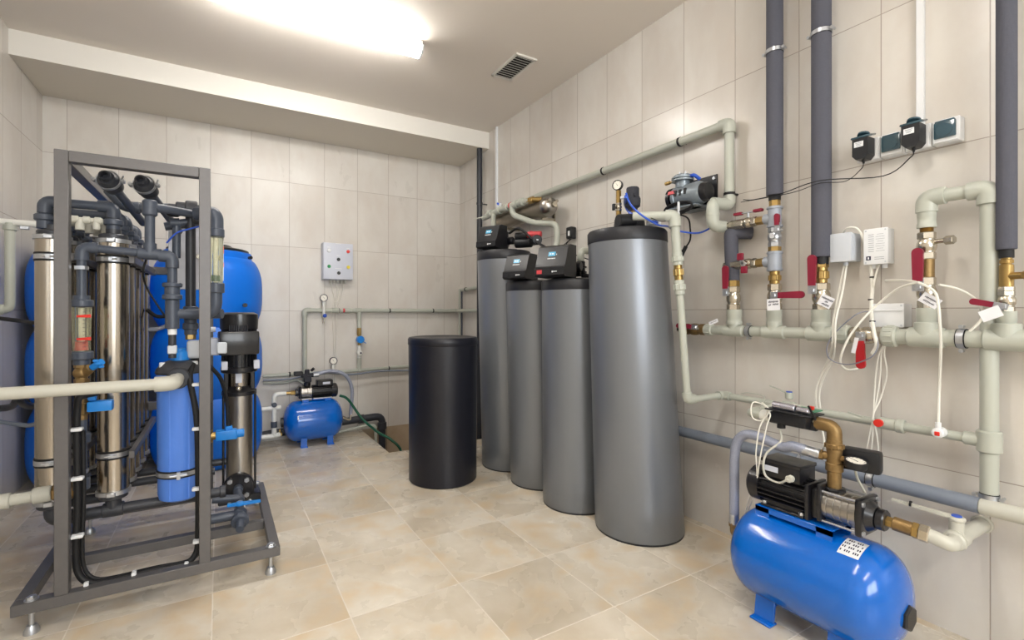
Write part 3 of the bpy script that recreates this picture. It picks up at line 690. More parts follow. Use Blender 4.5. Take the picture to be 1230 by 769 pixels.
part('nozzle', MB().cyl((px_, 1.70, pz+.095), (px_, 1.74, pz+.095), .006).hexn((px_, 1.735, pz+.095), (px_, 1.765, pz+.095), .010), M_brass, t, 'brass nozzle')
vb = MB()
for k in range(3): vb.box((px_-.056, 1.655-k*.03, pz+.012), (.012, .016, .03), bev=.002)
part('vent_slot', vb, M_black, t)
part('label_plate', MB().box((px_-.0585, 1.677, pz+.02), (.004, .045, .018), R=Ry(.3)), M_lred, t, 'pale label with red band')
part('foot', MB().box((px_, py_+.02, pz-.062), (.11, .16, .006)).box((W-.03, py_+.02, pz-.062), (.06, .16, .006)).box((px_+.02, py_+.02, pz-.045), (.05, .12, .04), bev=.004), M_compr, t)
part('outlet_elbow', MB().tube([(px_, 1.61, pz+.1), (px_, 1.585, pz+.1), (px_+.03, 1.575, pz+.08)], .009, 10, fillet=.01), M_bluh, t, 'blue push-fit elbow')
coil = []
for k in range(46):
    an = k/46*2*PI*3; coil.append(V((px_-.05-.003*(k/15), 1.64+.085*math.cos(an), pz-.072+.026*math.sin(an)+.004*(k/15))))
cd = MB().tube(coil, .0045, 8)
t = thing('coiled_cord', 'black power cord coiled and strapped below the air compressor', 'cord', (px_-.05, 1.64, 1.62))
part('cord', cd.tube([V((px_-.05, 1.66, pz-.09)), w(826, 262, .12), w(829, 275, .08), w(829, 288, .05), w(824, 297, .05)], .0042, 8, smooth=True), M_rub, t)
part('plug', MB().tube([w(824, 296, .05), w(814, 315, .05)], [.010, .013], 12), M_rub, t)
part('strap', MB().box((px_-.062, 1.63, pz-.07), (.012, .009, .07), bev=.002), M_wht, t, 'white cable tie')
cable([w(862, 258, .08)+V((0, 0, 0)), w(855, 272, .1), w(838, 280, .12), w(812, 277, .2), w(802, 272, .35), w(790, 270, .5), w(770, 258, .6), w(757, 245, .62), w(752, 232, .63)], .0045, M_bluh, 'blue plastic tubing from the compressor to the brass gauge fitting on the large tank', 'tubing', 'tubing')
cable([w(838, 246, .1), w(810, 262, .3), w(795, 266, .42), w(782, 262, .5)], .002, M_rub, 'thin dark wire stretched from the compressor to the large tank head')

# ================================================================== TANKS
def tank(c, r0, r1, z1, zc, shift, label, dome=0):
    """jacketed tank: jacket to z1, cap to zc, slight taper and lean"""
    c = V((c[0], c[1], 0)); sh = V((shift[0], shift[1], 0))
    t = thing('softener_tank', label, 'tank', c)
    def at(z): return c+sh*(z/zc), r0+(r1-r0)*z/zc
    def ringlathe(rows, n=64):
        mb = MB(); vs = []; fs = []
        for r, z in rows:
            cc, _ = at(z)
            for k in range(n): vs.append(V((cc.x+r*math.cos(2*PI*k/n), cc.y+r*math.sin(2*PI*k/n), z)))
        for i in range(len(rows)-1):
            for k in range(n):
                k2 = (k+1) % n; fs.append([i*n+k, i*n+k2, (i+1)*n+k2, (i+1)*n+k])
        fs.append(list(range(n))[::-1]); fs.append([(len(rows)-1)*n+k for k in range(n)])
        mb.add(vs, fs); return mb
    R = lambda z: at(z)[1]
    part('jacket', ringlathe([(R(.01)-.004, .006), (R(.01), .012)]+[(R(z1*k/8), z1*k/8) for k in range(1, 9)]), M_jack, t)
    part('base_rim', ringlathe([(R(0)-.002, 0), (R(0)-.001, .008)]), M_cap, t)
    part('cap', ringlathe([(R(z1)+.0015, z1-.004), (R(z1)+.003, z1), (R(zc)+.003, zc-.01), (R(zc)-.004, zc), (R(zc)-.05, zc+.008), (R(zc)*.3, zc+.014)]), M_cap, t, 'black plastic cap')
    return t, at(zc)[0]+V((0, 0, zc))
T4, h4 = tank((1.896, 1.767), .2235, .198, 1.476, 1.536, (-.056, .033), 'largest grey jacketed filter tank with black cap, nearest of the four tall tanks')
T3, h3 = tank((1.828, 2.185), .197, .197, 1.25, 1.305, (-.008, .004), 'grey jacketed softener tank beside the largest one, red label on its black control head')
T2, h2 = tank((1.852, 2.585), .197, .192, 1.262, 1.318, (-.03, .018), 'grey jacketed softener tank between the rearmost tall tank and the one with the red label')
T1, h1 = tank((1.857, 2.985), .2, .197, 1.50, 1.563, (-.035, .02), 'rearmost and tall grey jacketed tank next to the black vertical pipe')
# control heads
def head(base, w_, dp, ht, ang, label, red):
    """boxy control valve with sloping front; ang: plan direction of the front normal"""
    t = thing('control_valve', label, 'control valve', base)
    f = V((math.cos(ang), math.sin(ang), 0)); sdv = V((0, 0, 1)).cross(f); up = V((0, 0, 1))
    o = V(base)+f*.055
    # side profile in (f, up)
    prof = [(-.06, 0), (dp*.5, 0), (dp*.62, ht*.06), (dp*.60, ht*.28), (dp*.52, ht*.33), (dp*.28, ht*.93), (dp*.1, ht), (-.06, ht)]
    mb = MB().prism(prof, o-sdv*w_/2, f, up, sdv*w_)
    part('cover', mb, M_black, t)
    part('bracket', MB().cyl(V(base)-f*.0+V((0, 0, -.02)), V(base)+V((0, 0, .02)), .055, n=24, bev=.004).cyl(V(base)-f*.1+V((0, 0, .06)), V(base)-f*.0+V((0, 0, .06)), .045, n=20), M_black, t)
    part('valve_body', MB().cyl(V(base)-f*.06+V((0, 0, -.01)), V(base)-f*.06+V((0, 0, ht*.85)), .05, n=24, bev=.006).cyl(V(base)-f*.06-sdv*.1+V((0, 0, .07)), V(base)-f*.06+sdv*.1+V((0, 0, .07)), .028, n=20, bev=.004).cyl(V(base)-f*.06-sdv*.085+V((0, 0, .07)), V(base)-f*.06-sdv*.105+V((0, 0, .07)), .036, n=20, bev=.003), M_blackm, t)
    # sloped face frame
    a = o+f*dp*.52+up*ht*.33; e = o+f*dp*.28+up*ht*.93; sl = (e-a); sln = sl.normalized(); nn = sdv.cross(sln)
    if nn.dot(f) < 0: nn = -nn
    cc = a+sl*.62
    q = MB().prism([(-.022, -.013), (.022, -.013), (.022, .013), (-.022, .013)], cc+nn*.0005, sdv, sln, nn*.001)
    part('display', q, M_screen, t, 'pale blue lit display')
    q = MB(); q.prism([(-.014, -.003), (-.005, -.003), (-.005, .004), (-.014, .004)], cc+nn*.0017, sdv, sln, nn*.0003).prism([(.0, -.003), (.012, -.003), (.012, .004), (.0, .004)], cc+nn*.0017, sdv, sln, nn*.0003)
    part('digit', q, M_wht, t)
    q = MB(); 
    for i, xx in enumerate((-.024, -.017, -.010, -.003, .004, .011, .019)): q.prism([(xx, 0), (xx+.005, 0), (xx+.0058, .006), (xx+.0008, .006)], a+sl*.36+nn*.0005, sdv, sln, nn*.0006)
    q.prism([(.026, .0), (.031, .0), (.031, .008), (.028, .009)], cc-sln*.008+nn*.0005, sdv, sln, nn*.0006)
    part('lettering', q, M_wht, t)
    fr = o+f*dp*.612+up*ht*.15
    q = MB(); q.prism([(-.016, -.011), (.016, -.011), (.016, .011), (-.016, .011)], fr-sdv*.0+sdv*(-w_*.32)*(1 if sdv.y < 0 else -1), sdv, up, f*.003)
    part('front_badge', q, M_lred if red else M_cap, t, 'red label' if red else None)
    q = MB(); c0 = fr+sdv*w_*.18*(1 if sdv.y < 0 else -1)
    q.prism([(-.014, -.004), (-.009, -.006), (-.009, .005), (-.014, .003)], c0, sdv, up, f*.0028)
    for i in range(4): q.prism([(-.006+i*.006, -.002), (-.002+i*.006, -.002), (-.002+i*.006, .003), (-.006+i*.006, .003)], c0, sdv, up, f*.0028)
    part('emblem', q, M_wht, t)
    return t, f, sdv
AN = PI+math.radians(26)
head(h3+V((-.090, .016, .012)), .185, .17, .185, AN, 'black control head with red front label on the third tank', True)
head(h2+V((-.082, -.011, .010)), .165, .16, .165, AN, 'black control head with blue display on the second-rearmost tank, no red label', False)
head(h1+V((-.055, -.0, .012)), .165, .16, .17, AN, 'black control head on the rearmost tall tank under the steel cylinder', False)
# bypass fittings behind heads
t = thing('pipe_fittings', 'pale plastic elbow with black bypass valve behind the red-labelled control head', 'pipe fittings', h3+V((.06, -.13, .04)))
c = V((1.876, 2.205, 1.335))
part('bypass_valve', MB().cyl(c, c+V((0, 0, .09)), .027, n=20, bev=.004).cyl(c+V((0, 0, .02)), c+V((0, 0, .028)), .036, n=20).cyl(c+V((0, 0, .05)), c+V((0, 0, .058)), .036, n=20).cyl(c+V((-.05, .06, .02)), c+V((0, 0, .02)), .022), M_black, t)
part('elbow', MB().tube([c+V((0, 0, .08)), c+V((0, 0, .155)), c+V((.13, 0, .155)), c+V((.32, .02, .155))], .021, 18, fillet=.035), M_ppr, t)
part('connector', MB().cyl(c+V((0, -.02, -.0)), c+V((.02, -.1, -.02)), .02, n=14, bev=.003).cyl(c+V((0, -.02, -.03)), c+V((.02, -.1, -.05)), .014, n=14, bev=.003), M_blackm, t)
a = w(686, 280, .03)
t = thing('power_adapter', 'small black power supply on the wall above the red-labelled control head', 'power adapter', a-V((0, 0, .035)))
part('body', MB().box(a, (.05, .06, .085), bev=.006), M_black, t); part('sticker', MB().box(a+V((-.0255, -.005, -.005)), (.001, .02, .035)), M_wht, t, 'white sticker')
cable([a-V((0, .01, .04)), a+V((-.06, .04, -.1)), a+V((-.18, .05, -.2)), h3+V((.0, .04, .17))], .003, M_rub, 'black lead from the small wall power supply to the control head')
cable([a-V((0, -.01, .04)), a+V((-.04, .02, -.12)), h3+V((.06, -.06, .12))], .003, M_rub, 'second thin black lead below the small wall power supply')
# rear tank plumbing
t = thing('pipe_fittings', 'pale pipes and red and black couplings behind the rearmost control head', 'pipe fittings', h1+V((.1, -.2, .03)))
c = h1+V((.07, -.1, .06))
part('coupling', MB().cyl(c+V((-.02, .02, 0)), c+V((.06, -.08, 0)), .035, n=20, bev=.006).cyl(c+V((-.02, .02, .05)), c+V((.04, -.05, .05)), .028, n=16, bev=.005), M_black, t)
part('red_fitting', MB().cyl(c+V((.03, -.06, .055)), c+V((.10, -.14, .055)), .022, n=14, bev=.004).cyl(c+V((.05, -.08, .02)), c+V((.05, -.08, .08)), .014), M_lred, t, 'red plastic fitting')
part('black_knob', MB().cyl(c+V((.06, -.10, .01)), c+V((.02, -.2, -.0)), .036, n=20, bev=.006), M_black, t)
part('white_mark', MB().box(c+V((.019, -.203, .0)), (.016, .002, .01)), M_wht, t)
# UV/stainless cylinder
ux = W-.125; uy0, uy1, uz = 2.79, 3.52, 1.898
t = thing('steel_cylinder', 'horizontal stainless steel water treatment cylinder on the wall above the rear tanks', 'steel cylinder', (ux, (uy0+uy1)/2, uz-.065))
part('body', MB().cyl((ux, uy0+.03, uz), (ux, uy1, uz), .070, n=32, bev=.004), M_steeld, t)
part('end_dome', MB().lathe((ux, uy0+.04, uz), (0, -1, 0), [(.071, 0), (.070, .02), (.057, .05), (.03, .067), (0, .07)], 32), M_steelb, t)
part('end_port', MB().cyl((ux, uy0-.02, uz), (ux, uy0-.055, uz), .02, n=16).hexn((ux-.03, uy0+.0, uz+.028), (ux-.04, uy0-.045, uz+.028), .012).cyl((ux+.03, uy0, uz+.03), (ux+.03, uy0-.04, uz+.03), .012), M_nick, t)
part('wall_bracket', MB().box((W-.06, uy0+.12, uz-.075), (.12, .02, .025), bev=.002).box((W-.004, uy0+.12, uz-.06), (.008, .03, .09)), M_nick, t); part('wall_bracket', MB().box((W-.06, uy1-.12, uz-.075), (.12, .02, .025), bev=.002), M_nick, t)
xx = ux-.10; zz = uz+.062
t = thing('pipe_assembly', 'pale plastic pipe with blue-capped valve and brass nut running over the steel cylinder', 'pipe', (xx, 3.2, zz-.03))
part('pipe', MB().tube([(xx, 3.62, zz-.02), (xx, 3.3, zz), (xx, 3.08, zz), (xx+.01, 2.93, zz-.005)], .024, 18), M_ppr, t)
part('brass_nut', MB().hexn((xx+.01, 2.95, zz-.005), (xx+.02, 2.89, zz-.008), .027).cyl((xx+.015, 2.895, zz-.008), (xx+.06, 2.845, zz-.012), .02), M_brass, t)
for y in (3.5, 3.36, 3.24, 3.1, 3.02): part('socket', MB().cyl((xx, y-.025, zz-.003), (xx, y+.025, zz-.003), .031, n=18, bev=.003), M_ppr, t)
part('valve_knob', MB().cyl((xx, 3.36, zz+.02), (xx, 3.36, zz+.055), .022, n=16, bev=.003).cyl((xx-.015, 3.345, zz+.045), (xx-.03, 3.33, zz+.045), .009, mi=1), [M_wht, M_bluh], t, 'white knob with blue cap')
part('red_ring', MB().cyl((xx, 3.165, zz), (xx, 3.18, zz), .027, n=18), M_lred, t, 'red ring')
part('handle', MB().prism([(0, -.006), (.13, -.003), (.13, .003), (0, .006)], (xx, 3.58, zz-.015), (-.4, .9, -.05), (0, 0, 1), (-.01, 0, 0)), M_pprb, t)
part('down_branch', MB().tube([(xx, 3.44, zz), (xx-.02, 3.42, zz-.06), h1+V((-.03, .1, .16))], .02, 14, fillet=.02), M_ppr, t)
part('bent_branch', MB().tube([(xx, 3.16, zz), (xx-.015, 3.13, zz-.08), (xx+.06, 2.95, zz-.165), (ux+.02, 2.74, zz-.205), (ux+.02, 2.74, zz-.35), (ux-.02, 2.74, zz-.40)], .022, 18, fillet=.05), M_ppr, t)
cable([h1+V((.03, -.03, .14)), h1+V((.02, -.18, .15)), h2+V((.08, .12, .3)), h2+V((.1, -.08, .2)), h3+V((.02, .14, .17))], .009, M_rub, 'thick black hose arching from the rearmost control head to the third tank', 'hose', 'hose')
# large tank top fittings
t = thing('pressure_gauge', 'round gauge on a brass fitting with ball valve standing on the largest tank', 'gauge', h4+V((-.09, -.02, 0)))
gx = onX(743, 270, h4.x-.02); gx = V((gx.x, gx.y, 1.55))
zz_ = lambda py: onX(743, py, gx.x).z
for nm, m, y0, y1, r, k in (('connector', M_wht, 268, 262, .016, 'c'), ('brass_nipple', M_brass, 264, 253, .0135, 'h'), ('mini_valve', M_nick, 254, 244, .015, 'b'), ('brass_tee', M_brass, 245, 229, .013, 'h')):
    seg(t, nm, m, (gx.x, gx.y, zz_(y0)), (gx.x, gx.y, zz_(y1)), r, k)
part('side_handle', MB().box((gx.x-.025, gx.y+.01, zz_(249)), (.012, .018, .035), bev=.003), M_black, t)
gauge(t, (gx.x-.005, gx.y-.0, zz_(223)), (-.92, -.38, .05), .027, (gx.x, gx.y, zz_(231)))
part('port', MB().cyl((gx.x, gx.y, zz_(238)), (gx.x+.02, gx.y-.03, zz_(238)), .008), M_wht, t)
ax_ = onX(760, 270, h4.x+.0); c = V((ax_.x, ax_.y, 1.545)); zq = lambda py: onX(760, py, c.x).z
t = thing('air_vent_valve', 'black cylindrical air release valve standing on the largest tank head', 'valve', c)
part('base', MB().cyl((c.x, c.y, zq(264)), (c.x, c.y, zq(250)), .014, n=14).hexn((c.x, c.y, zq(258)), (c.x, c.y, zq(254)), .018), M_bronze, t)
part('body', MB().lathe((c.x, c.y, zq(253)), (0, 0, 1), [(0, 0), (.022, 0), (.026, .012), (.037, .02), (.039, .045), (.039, .06), (.036, .06), (.035, .068), (.032, .069), (.032, .112), (.029, .118), (0, .118)], 28), M_foamd, t)
part('lug', MB().box((c.x-.02, c.y-.033, zq(236)), (.012, .012, .02), bev=.002).box((c.x+.02, c.y+.033, zq(236)), (.012, .012, .02), bev=.002), M_foamd, t)
t = thing('tank_head', 'low black plastic head on the largest tank with pipe outlet', 'tank head', h4)
part('body', MB().cyl(h4+V((0, -.02, .01)), h4+V((0, -.02, .07)), .08, .075, n=32, bev=.006).cyl(h4+V((-.1, -.09, .02)), h4+V((.0, -.09, .03)), .02), M_cap, t)
part('outlet', MB().cyl(hd+V((.03, .02, -.01)), hd+V((-.06, .04, -.02)), .03, n=20, bev=.003), M_black, t)
part('tube_fitting', MB().cyl(h4+V((-.13, -.1, .02)), h4+V((-.1, -.06, .02)), .014).cyl(h4+V((.08, -.15, .03)), h4+V((.02, -.12, .03)), .013), M_wht, t)
cable([w(752, 236, .63), onX(751, 245, 1.84), onX(758, 257, 1.82), onX(775, 262, 1.84), onX(790, 268, 1.86)], .008, M_bluh, 'thick blue tubing looping down from the gauge fitting', 'tubing', 'tubing')
# brine tank
cb = onZ(531.5, 585, 0); cb = V((1.31, 2.956, 0)); rb = .231
t = thing('brine_tank', 'matt black round lidded brine tank standing on the floor before the grey tanks', 'tank', cb)
part('body', MB().lathe(cb, (0, 0, 1), [(0, 0), (rb-.012, 0), (rb-.004, .008), (rb-.003, .5), (rb, .9), (0, .9)], 64), M_brine, t)
part('lid', MB().lathe(cb+V((0, 0, .9)), (0, 0, 1), [(rb+.0, 0), (rb+.004, .006), (rb+.004, .04), (rb-.004, .052), (rb-.03, .056), (rb-.045, .05), (rb-.16, .048), (0, .048)], 64), M_brine, t)
# ================================================================== NEAR BOOSTER PUMP
tx = 1.82; tz = .205; tr = .165; ty0, ty1 = .62, 1.155
t = thing('pressure_tank', 'large glossy blue horizontal pressure tank on the floor at the right', 'tank', (tx, (ty0+ty1)/2, 0))
def dome(ya, yb, x, z, r, axis=(0, 1, 0), o=None):
    Lh = yb-ya; dl = r*.62; pr = [(0, 0)]
    for k in range(1, 9):
        an = PI/2*k/8; pr.append((r*math.sin(an)**.9, dl*(1-math.cos(an))))
    pr2 = [(rr, Lh-h) for rr, h in pr][::-1]
    return pr+pr2
prf = dome(ty0, ty1, tx, tz, tr)
part('tank_body', MB().lathe((tx, ty0, tz), (0, 1, 0), prf, 64), M_blue, t)
for y in (ty0+.14, ty1-.155):
    f = MB()
    for sx in (-1, 1):
        f.box((tx+sx*.105, y, .045), (.012, .07, .09), R=Ry(-sx*.15), bev=.002); f.box((tx+sx*.118, y, .004), (.045, .075, .008), bev=.002)
    f.box((tx, y, .06), (.2, .05, .012)); part('foot', f, M_blue, t)
zt = tz+tr
pl = MB().box((tx, .93, zt+.02), (.13, .26, .006), bev=.002)
for sx in (-1, 1):
    pl.box((tx+sx*.062, 1.035, zt+.0), (.006, .05, .045)); pl.box((tx+sx*.062, .825, zt+.0), (.006, .05, .045)); pl.box((tx+sx*.062, .93, zt+.012), (.006, .26, .018))
part('pump_bracket', pl, M_blue, t)
fc = V((tx, ty0+.012, tz-.02))
part('end_flange', MB().hexn(fc, fc+V((0, -.02, 0)), .04), M_black, t, 'black hexagonal end cap')
part('info_label', MB().lathe((tx, .775, tz), (0, -1, 0), [(tr+.0008, 0), (tr+.0008, .06)], 64), M_wht, t)
# trim info label to a patch
o = bpy.data.objects[[k for k in LOC if k.startswith('info_label')][-1]]
bm = bmesh.new(); bm.from_mesh(o.data)
bmesh.ops.delete(bm, geom=[f for f in bm.faces if not (math.radians(97) < math.atan2(f.calc_center_median().z-(tz), f.calc_center_median().x) < math.radians(121))], context='FACES'); bm.to_mesh(o.data); bm.free()
pr = MB()
for k in range(9):
    for j in range(4):
        an = math.radians(100+6*j); cpos = V((tx+math.cos(an)*(tr+.001), .77-k*.006, tz+math.sin(an)*(tr+.001)))
        if (k*7+j*3) % 4: pr.box(cpos, (.008, .003, .0012), R=Ry(PI/2-an))
part('label_text', pr, M_ink, t)
# pump
pz_ = zt+.026+.063; r_ = .058
t = thing('booster_pump', 'black-and-steel multistage booster pump on top of the large blue tank at the right', 'pump', (tx, .9, zt+.023))
part('fan_cover', MB().lathe((tx, 1.105, pz_), (0, -1, 0), [(0, 0), (r_*.9, 0), (r_+.008, .012), (r_+.008, .05), (0, .05)], 32), M_blackm, t)
mo = MB().cyl((tx, 1.06, pz_), (tx, .885, pz_), r_-.008, n=32)
for k in range(22):
    an = PI*2*k/22; q = V((math.cos(an), 0, math.sin(an)))
    mo.box(V((tx, .973, pz_))+q*(r_-.001), (.016, .17, .0035), R=Ry(-an))
part('motor', mo, M_blackm, t)
part('motor_flange', MB().box((tx, .882, pz_), (.125, .014, .125), bev=.012, seg=2).box((tx, .862, pz_), (.10, .025, .10), bev=.01, seg=2).box((tx, .845, pz_+.01), (.12, .012, .125), bev=.01, seg=2), M_blackm, t)
part('motor_foot', MB().box((tx, .97, pz_-r_-.002), (.115, .15, .008), bev=.002).box((tx-.04, .97, pz_-r_+.01), (.012, .13, .03)), M_blackm, t)
bt = MB()
for y in (1.035, .905):
    for sx in (-1, 1): bt.hexn((tx+sx*.047, y, pz_-r_), (tx+sx*.047, y, pz_-r_+.012), .009)
part('bolt', bt, M_zinc, t)
tb = part('terminal_box', MB().box((tx-.0, .975, pz_+r_+.018), (.105, .135, .055), bev=.005, seg=2), M_blackm, t)
part('terminal_box_lid', MB().box((tx, .975, pz_+r_+.05), (.112, .142, .014), bev=.004, seg=2), M_blackm, t)
part('rating_plate', MB().box((tx-.0535, 1.01, pz_+r_+.022), (.001, .055, .02)), M_panel, tb, 'pale metal rating plate')
part('cable_gland', MB().cyl((tx-.05, .935, pz_+r_+.008), (tx-.075, .935, pz_+r_+.008), .011).hexn((tx-.058, .935, pz_+r_+.008), (tx-.07, .935, pz_+r_+.008), .014), M_pprb, tb, 'white cable gland')
st = MB(); pr_ = [(0, 0)]; rs = .053
for k in range(5): pr_ += [(rs, .001+.021*k), (rs, .018+.021*k), (rs-.002, .0195+.021*k)]
part('stage_housing', st.lathe((tx, .845, pz_), (0, -1, 0), pr_+[(0, .105)], 40), M_steelb, t)
for a_, c_ in ((-1, -1), (-1, 1), (1, 1)): part('tie_rod', MB().cyl((tx+a_*.045, .85, pz_+c_*.05), (tx+a_*.045, .73, pz_+c_*.05), .004), M_zinc, t)
part('end_flange', MB().box((tx, .73, pz_), (.12, .022, .12), bev=.014, seg=2).cyl((tx, .72, pz_), (tx, .70, pz_), .05, .035, n=28).cyl((tx, .70, pz_), (tx, .675, pz_), .033, n=28, bev=.004), M_blackm, t)
part('flange_screw', MB().cyl((tx-.05, .72, pz_+.046), (tx-.05, .715, pz_+.046), .008).cyl((tx-.05, .72, pz_-.046), (tx-.05, .715, pz_-.046), .008).cyl((tx+.045, .72, pz_+.046), (tx+.045, .715, pz_+.046), .008), M_zinc, t)
# suction line
t = thing('suction_pipe', 'brass check valve and cream plastic valve joining the near pump inlet to the wall', 'pipe', (2.0, .6, pz_-.03))
seg(t, 'nipple', M_brass, (tx, .677, pz_), (tx, .655, pz_-.001), .016, 'h'); seg(t, 'check_valve', M_bronze, (tx+.002, .66, pz_), (tx+.006, .612, pz_-.003), .021, 'c'); seg(t, 'brass_nut', M_brass, (tx+.006, .615, pz_-.003), (tx+.008, .598, pz_-.004), .0225, 'h')
seg(t, 'union_nut', M_nick, (tx+.008, .600, pz_-.004), (tx+.011, .575, pz_-.006), .0245, 'h')
e1 = V((tx+.018, .53, pz_-.018)); 
part('elbow', MB().tube([(tx+.011, .578, pz_-.006), e1, (tx+.10, .545, pz_-.03)], .0205, 20, fillet=.06), M_pprb, t)
vb_ = V((tx+.10, .545, pz_-.03)); ve = V((W, .558, pz_-.05))
dv = (ve-vb_).normalized()
part('valve_body', MB().cyl(vb_-dv*.012, vb_+dv*.06, .027, n=24, bev=.006).cyl(vb_-dv*.004, vb_+dv*.004, .030, n=24).cyl(vb_+dv*.02+V((0, 0, .02)), vb_+dv*.02+V((0, 0, .055)), .018, n=18), M_pprb, t)
part('outlet_pipe', MB().cyl(vb_+dv*.05, ve, .0215, n=20).cyl(ve-dv*.022, ve-dv*.003, .028, n=24, bev=.003), M_pprb, t)
hc = vb_+dv*.02+V((0, 0, .055))
hd_ = MB().cyl(hc, hc+V((0, 0, .014)), .021, n=20, bev=.004).prism([(0, -.012), (.04, -.011), (.07, -.007), (.155, -.005), (.155, .005), (.07, .007), (.04, .011), (0, .012)], hc+V((0, 0, .006)), (-.15, .98, .06), (1, .15, 0), (0, 0, .008))
hp = part('valve_handle', hd_, M_pprb, t)
part('blue_cap', MB().cyl(hc+V((0, 0, .013)), hc+V((0, 0, .018)), .013, n=20, bev=.002), M_bluh, hp, 'blue cap')
part('tie', MB().band(hc+V((-.018, .105, .02)), (-.15, .98, .06), .007, .006, .002, 14), M_rub, hp)
# discharge column
dx = tx; dy = .823
t = thing('pump_discharge', 'bronze vertical outlet pipe with tee and elbow rising from the near pump', 'pipe fittings', (dx, dy, pz_+.05))
Zt = lambda py: onX(1003, py, dx).z
part('flange', MB().cyl((dx, dy, pz_+.045), (dx, dy, pz_+.062), .035, n=8, bev=.004), M_blackm, t)
seg(t, 'lower_pipe', M_bronze, (dx, dy, pz_+.055), (dx, dy, Zt(562)), .021); seg(t, 'socket', M_bronze, (dx, dy, Zt(566)), (dx, dy, Zt(556)), .026)
seg(t, 'tee_body', M_bronze, (dx, dy, Zt(558)), (dx, dy, Zt(536)), .0225); seg(t, 'socket', M_bronze, (dx, dy, Zt(543)), (dx, dy, Zt(528)), .027, 'u')
zel = Zt(513)
part('elbow', MB().tube([(dx, dy, Zt(530)), (dx, dy, zel), (dx, dy+.055, zel+.002)], .0225, 18, fillet=.03), M_bronze, t)
part('side_port', MB().cyl((dx, dy, Zt(549)), (dx-.012, dy+.045, Zt(549)), .014, n=14).hexn((dx-.01, dy+.03, Zt(549)), (dx-.015, dy+.05, Zt(549)), .018).cyl((dx, dy, Zt(549)), (dx, dy-.045, Zt(549)), .009), M_bronze, t)
t = thing('pressure_gauge', 'black round gauge facing up beside the near pump outlet', 'gauge', (dx, dy-.065, Zt(553)))
gauge(t, (dx-.005, dy-.065, Zt(551)), (-.12, -.15, 1), .032, (dx, dy-.04, Zt(550)))
t = thing('pressure_switch', 'black boxy pressure switch behind the gauge of the near pump', 'switch', (dx+.06, dy-.06, Zt(558)))
part('housing', MB().box((dx+.06, dy-.055, Zt(551)), (.05, .11, .075), bev=.012, seg=2, R=Rz(.2)), M_black, t)
part('stem', MB().cyl((dx+.04, dy-.02, Zt(552)), (dx+.015, dy-.005, Zt(552)), .008), M_brass, t)
# controller
t = thing('pump_controller', 'opened black pump controller with exposed green circuit board and silver capacitor', 'controller', (dx, .95, zel-.03))
cz = zel+.004; Rr = Rx(.03)
part('housing', MB().box((dx-.01, .95, cz+.002), (.08, .125, .05), bev=.014, seg=2, R=Rr).box((dx-.01, .95, cz+.027), (.1, .158, .006), bev=.002, R=Rr), M_black, t)
part('flow_body', MB().cyl((dx, .875, cz-.01), (dx, 1.04, cz-.01), .022, n=20, bev=.004).cyl((dx, 1.0, cz-.01), (dx, 1.0, cz-.045), .014, n=16), M_black, t)
part('outlet_nut', MB().hexn((dx, .885, cz-.002), (dx, .868, cz), .022), M_nick, t)
part('capacitor', MB().cyl((dx-.035, .93, cz+.042), (dx-.035, 1.01, cz+.044), .014, n=20, bev=.002).cyl((dx-.035, .885, cz+.04), (dx-.035, .926, cz+.042), .011, n=16, bev=.002), M_alu, t, 'silver capacitor')
part('circuit_board', MB().box((dx+.015, .94, cz+.038), (.06, .12, .003), R=Rr).box((dx+.01, .9, cz+.046), (.012, .014, .012), mi=1).box((dx+.02, .96, cz+.044), (.02, .03, .008), mi=2), [M_pcb, M_redb, M_pprb], t, 'green circuit board')
part('lid_arm', MB().box((dx-.045, .872, cz+.04), (.004, .006, .05), R=Rx(-.5)), M_black, t)
t = thing('pipe_valve', 'cream plastic pipe stub and union left of the pump controller', 'pipe', (dx, 1.08, cz-.03))
part('socket', MB().cyl((dx, 1.036, cz-.01), (dx, 1.075, cz-.01), .022, n=20, bev=.004), M_pprw, t)
part('pipe', MB().tube([(dx, 1.07, cz-.01), (dx, 1.12, cz-.01), (xg-.02, 1.14, .715)], .0185, 18, fillet=.03), M_ppr, t)
cable([V((dx-.02, 1.04, cz+.03)), w(906, 483, .44), w(902, 492, .45), w(905, 503, .45), w(916, 505, .45), w(924, 493, .45), w(915, 484, .44), w(925, 497, .45), w(921, 512, .46), w(913, 550, .46), w(907, 590, .44), w(897, 617, .38)], .0024, M_whtc, 'thin white wires looped left of the controller and hanging behind the blue tank, left strand')
cable([V((dx-.03, 1.03, cz+.03)), w(918, 503, .45), w(912, 515, .46), w(908, 545, .46), w(909, 570, .45), w(902, 590, .43), w(895, 617, .38)], .0024, M_whtc, 'thin white wire hanging behind the blue tank, right strand')
cable([V((dx-.01, 1.0, cz-.05)), w(938, 530, .42), w(922, 543, .45), w(917, 557, .46), w(920, 572, .46), w(935, 580, .46), V((tx-.075, .935, pz_+r_+.008))], .004, M_pprb, 'cream power cable looping from the controller to the pump terminal box')
cable([w(984, 548, .2), w(992, 532, .25), w(994, 515, .3), V((dx+.02, .89, cz+.02))], .0035, M_whtc, 'short white cable rising into the controller behind the bronze elbow')
cable([V((dx, dy-.06, Zt(555))), w(1030, 575, .34), w(1038, 590, .33), w(1043, 602, .36)], .004, M_pprb, 'cream cable from under the pump gauge down to the end flange')
cable([V((dx-.02, 1.07, cz+.02)), w(918, 477, .25), w(900, 472, .2), w(890, 473, .18)], .002, M_ppr, 'stiff thin wire poking up left of the controller')
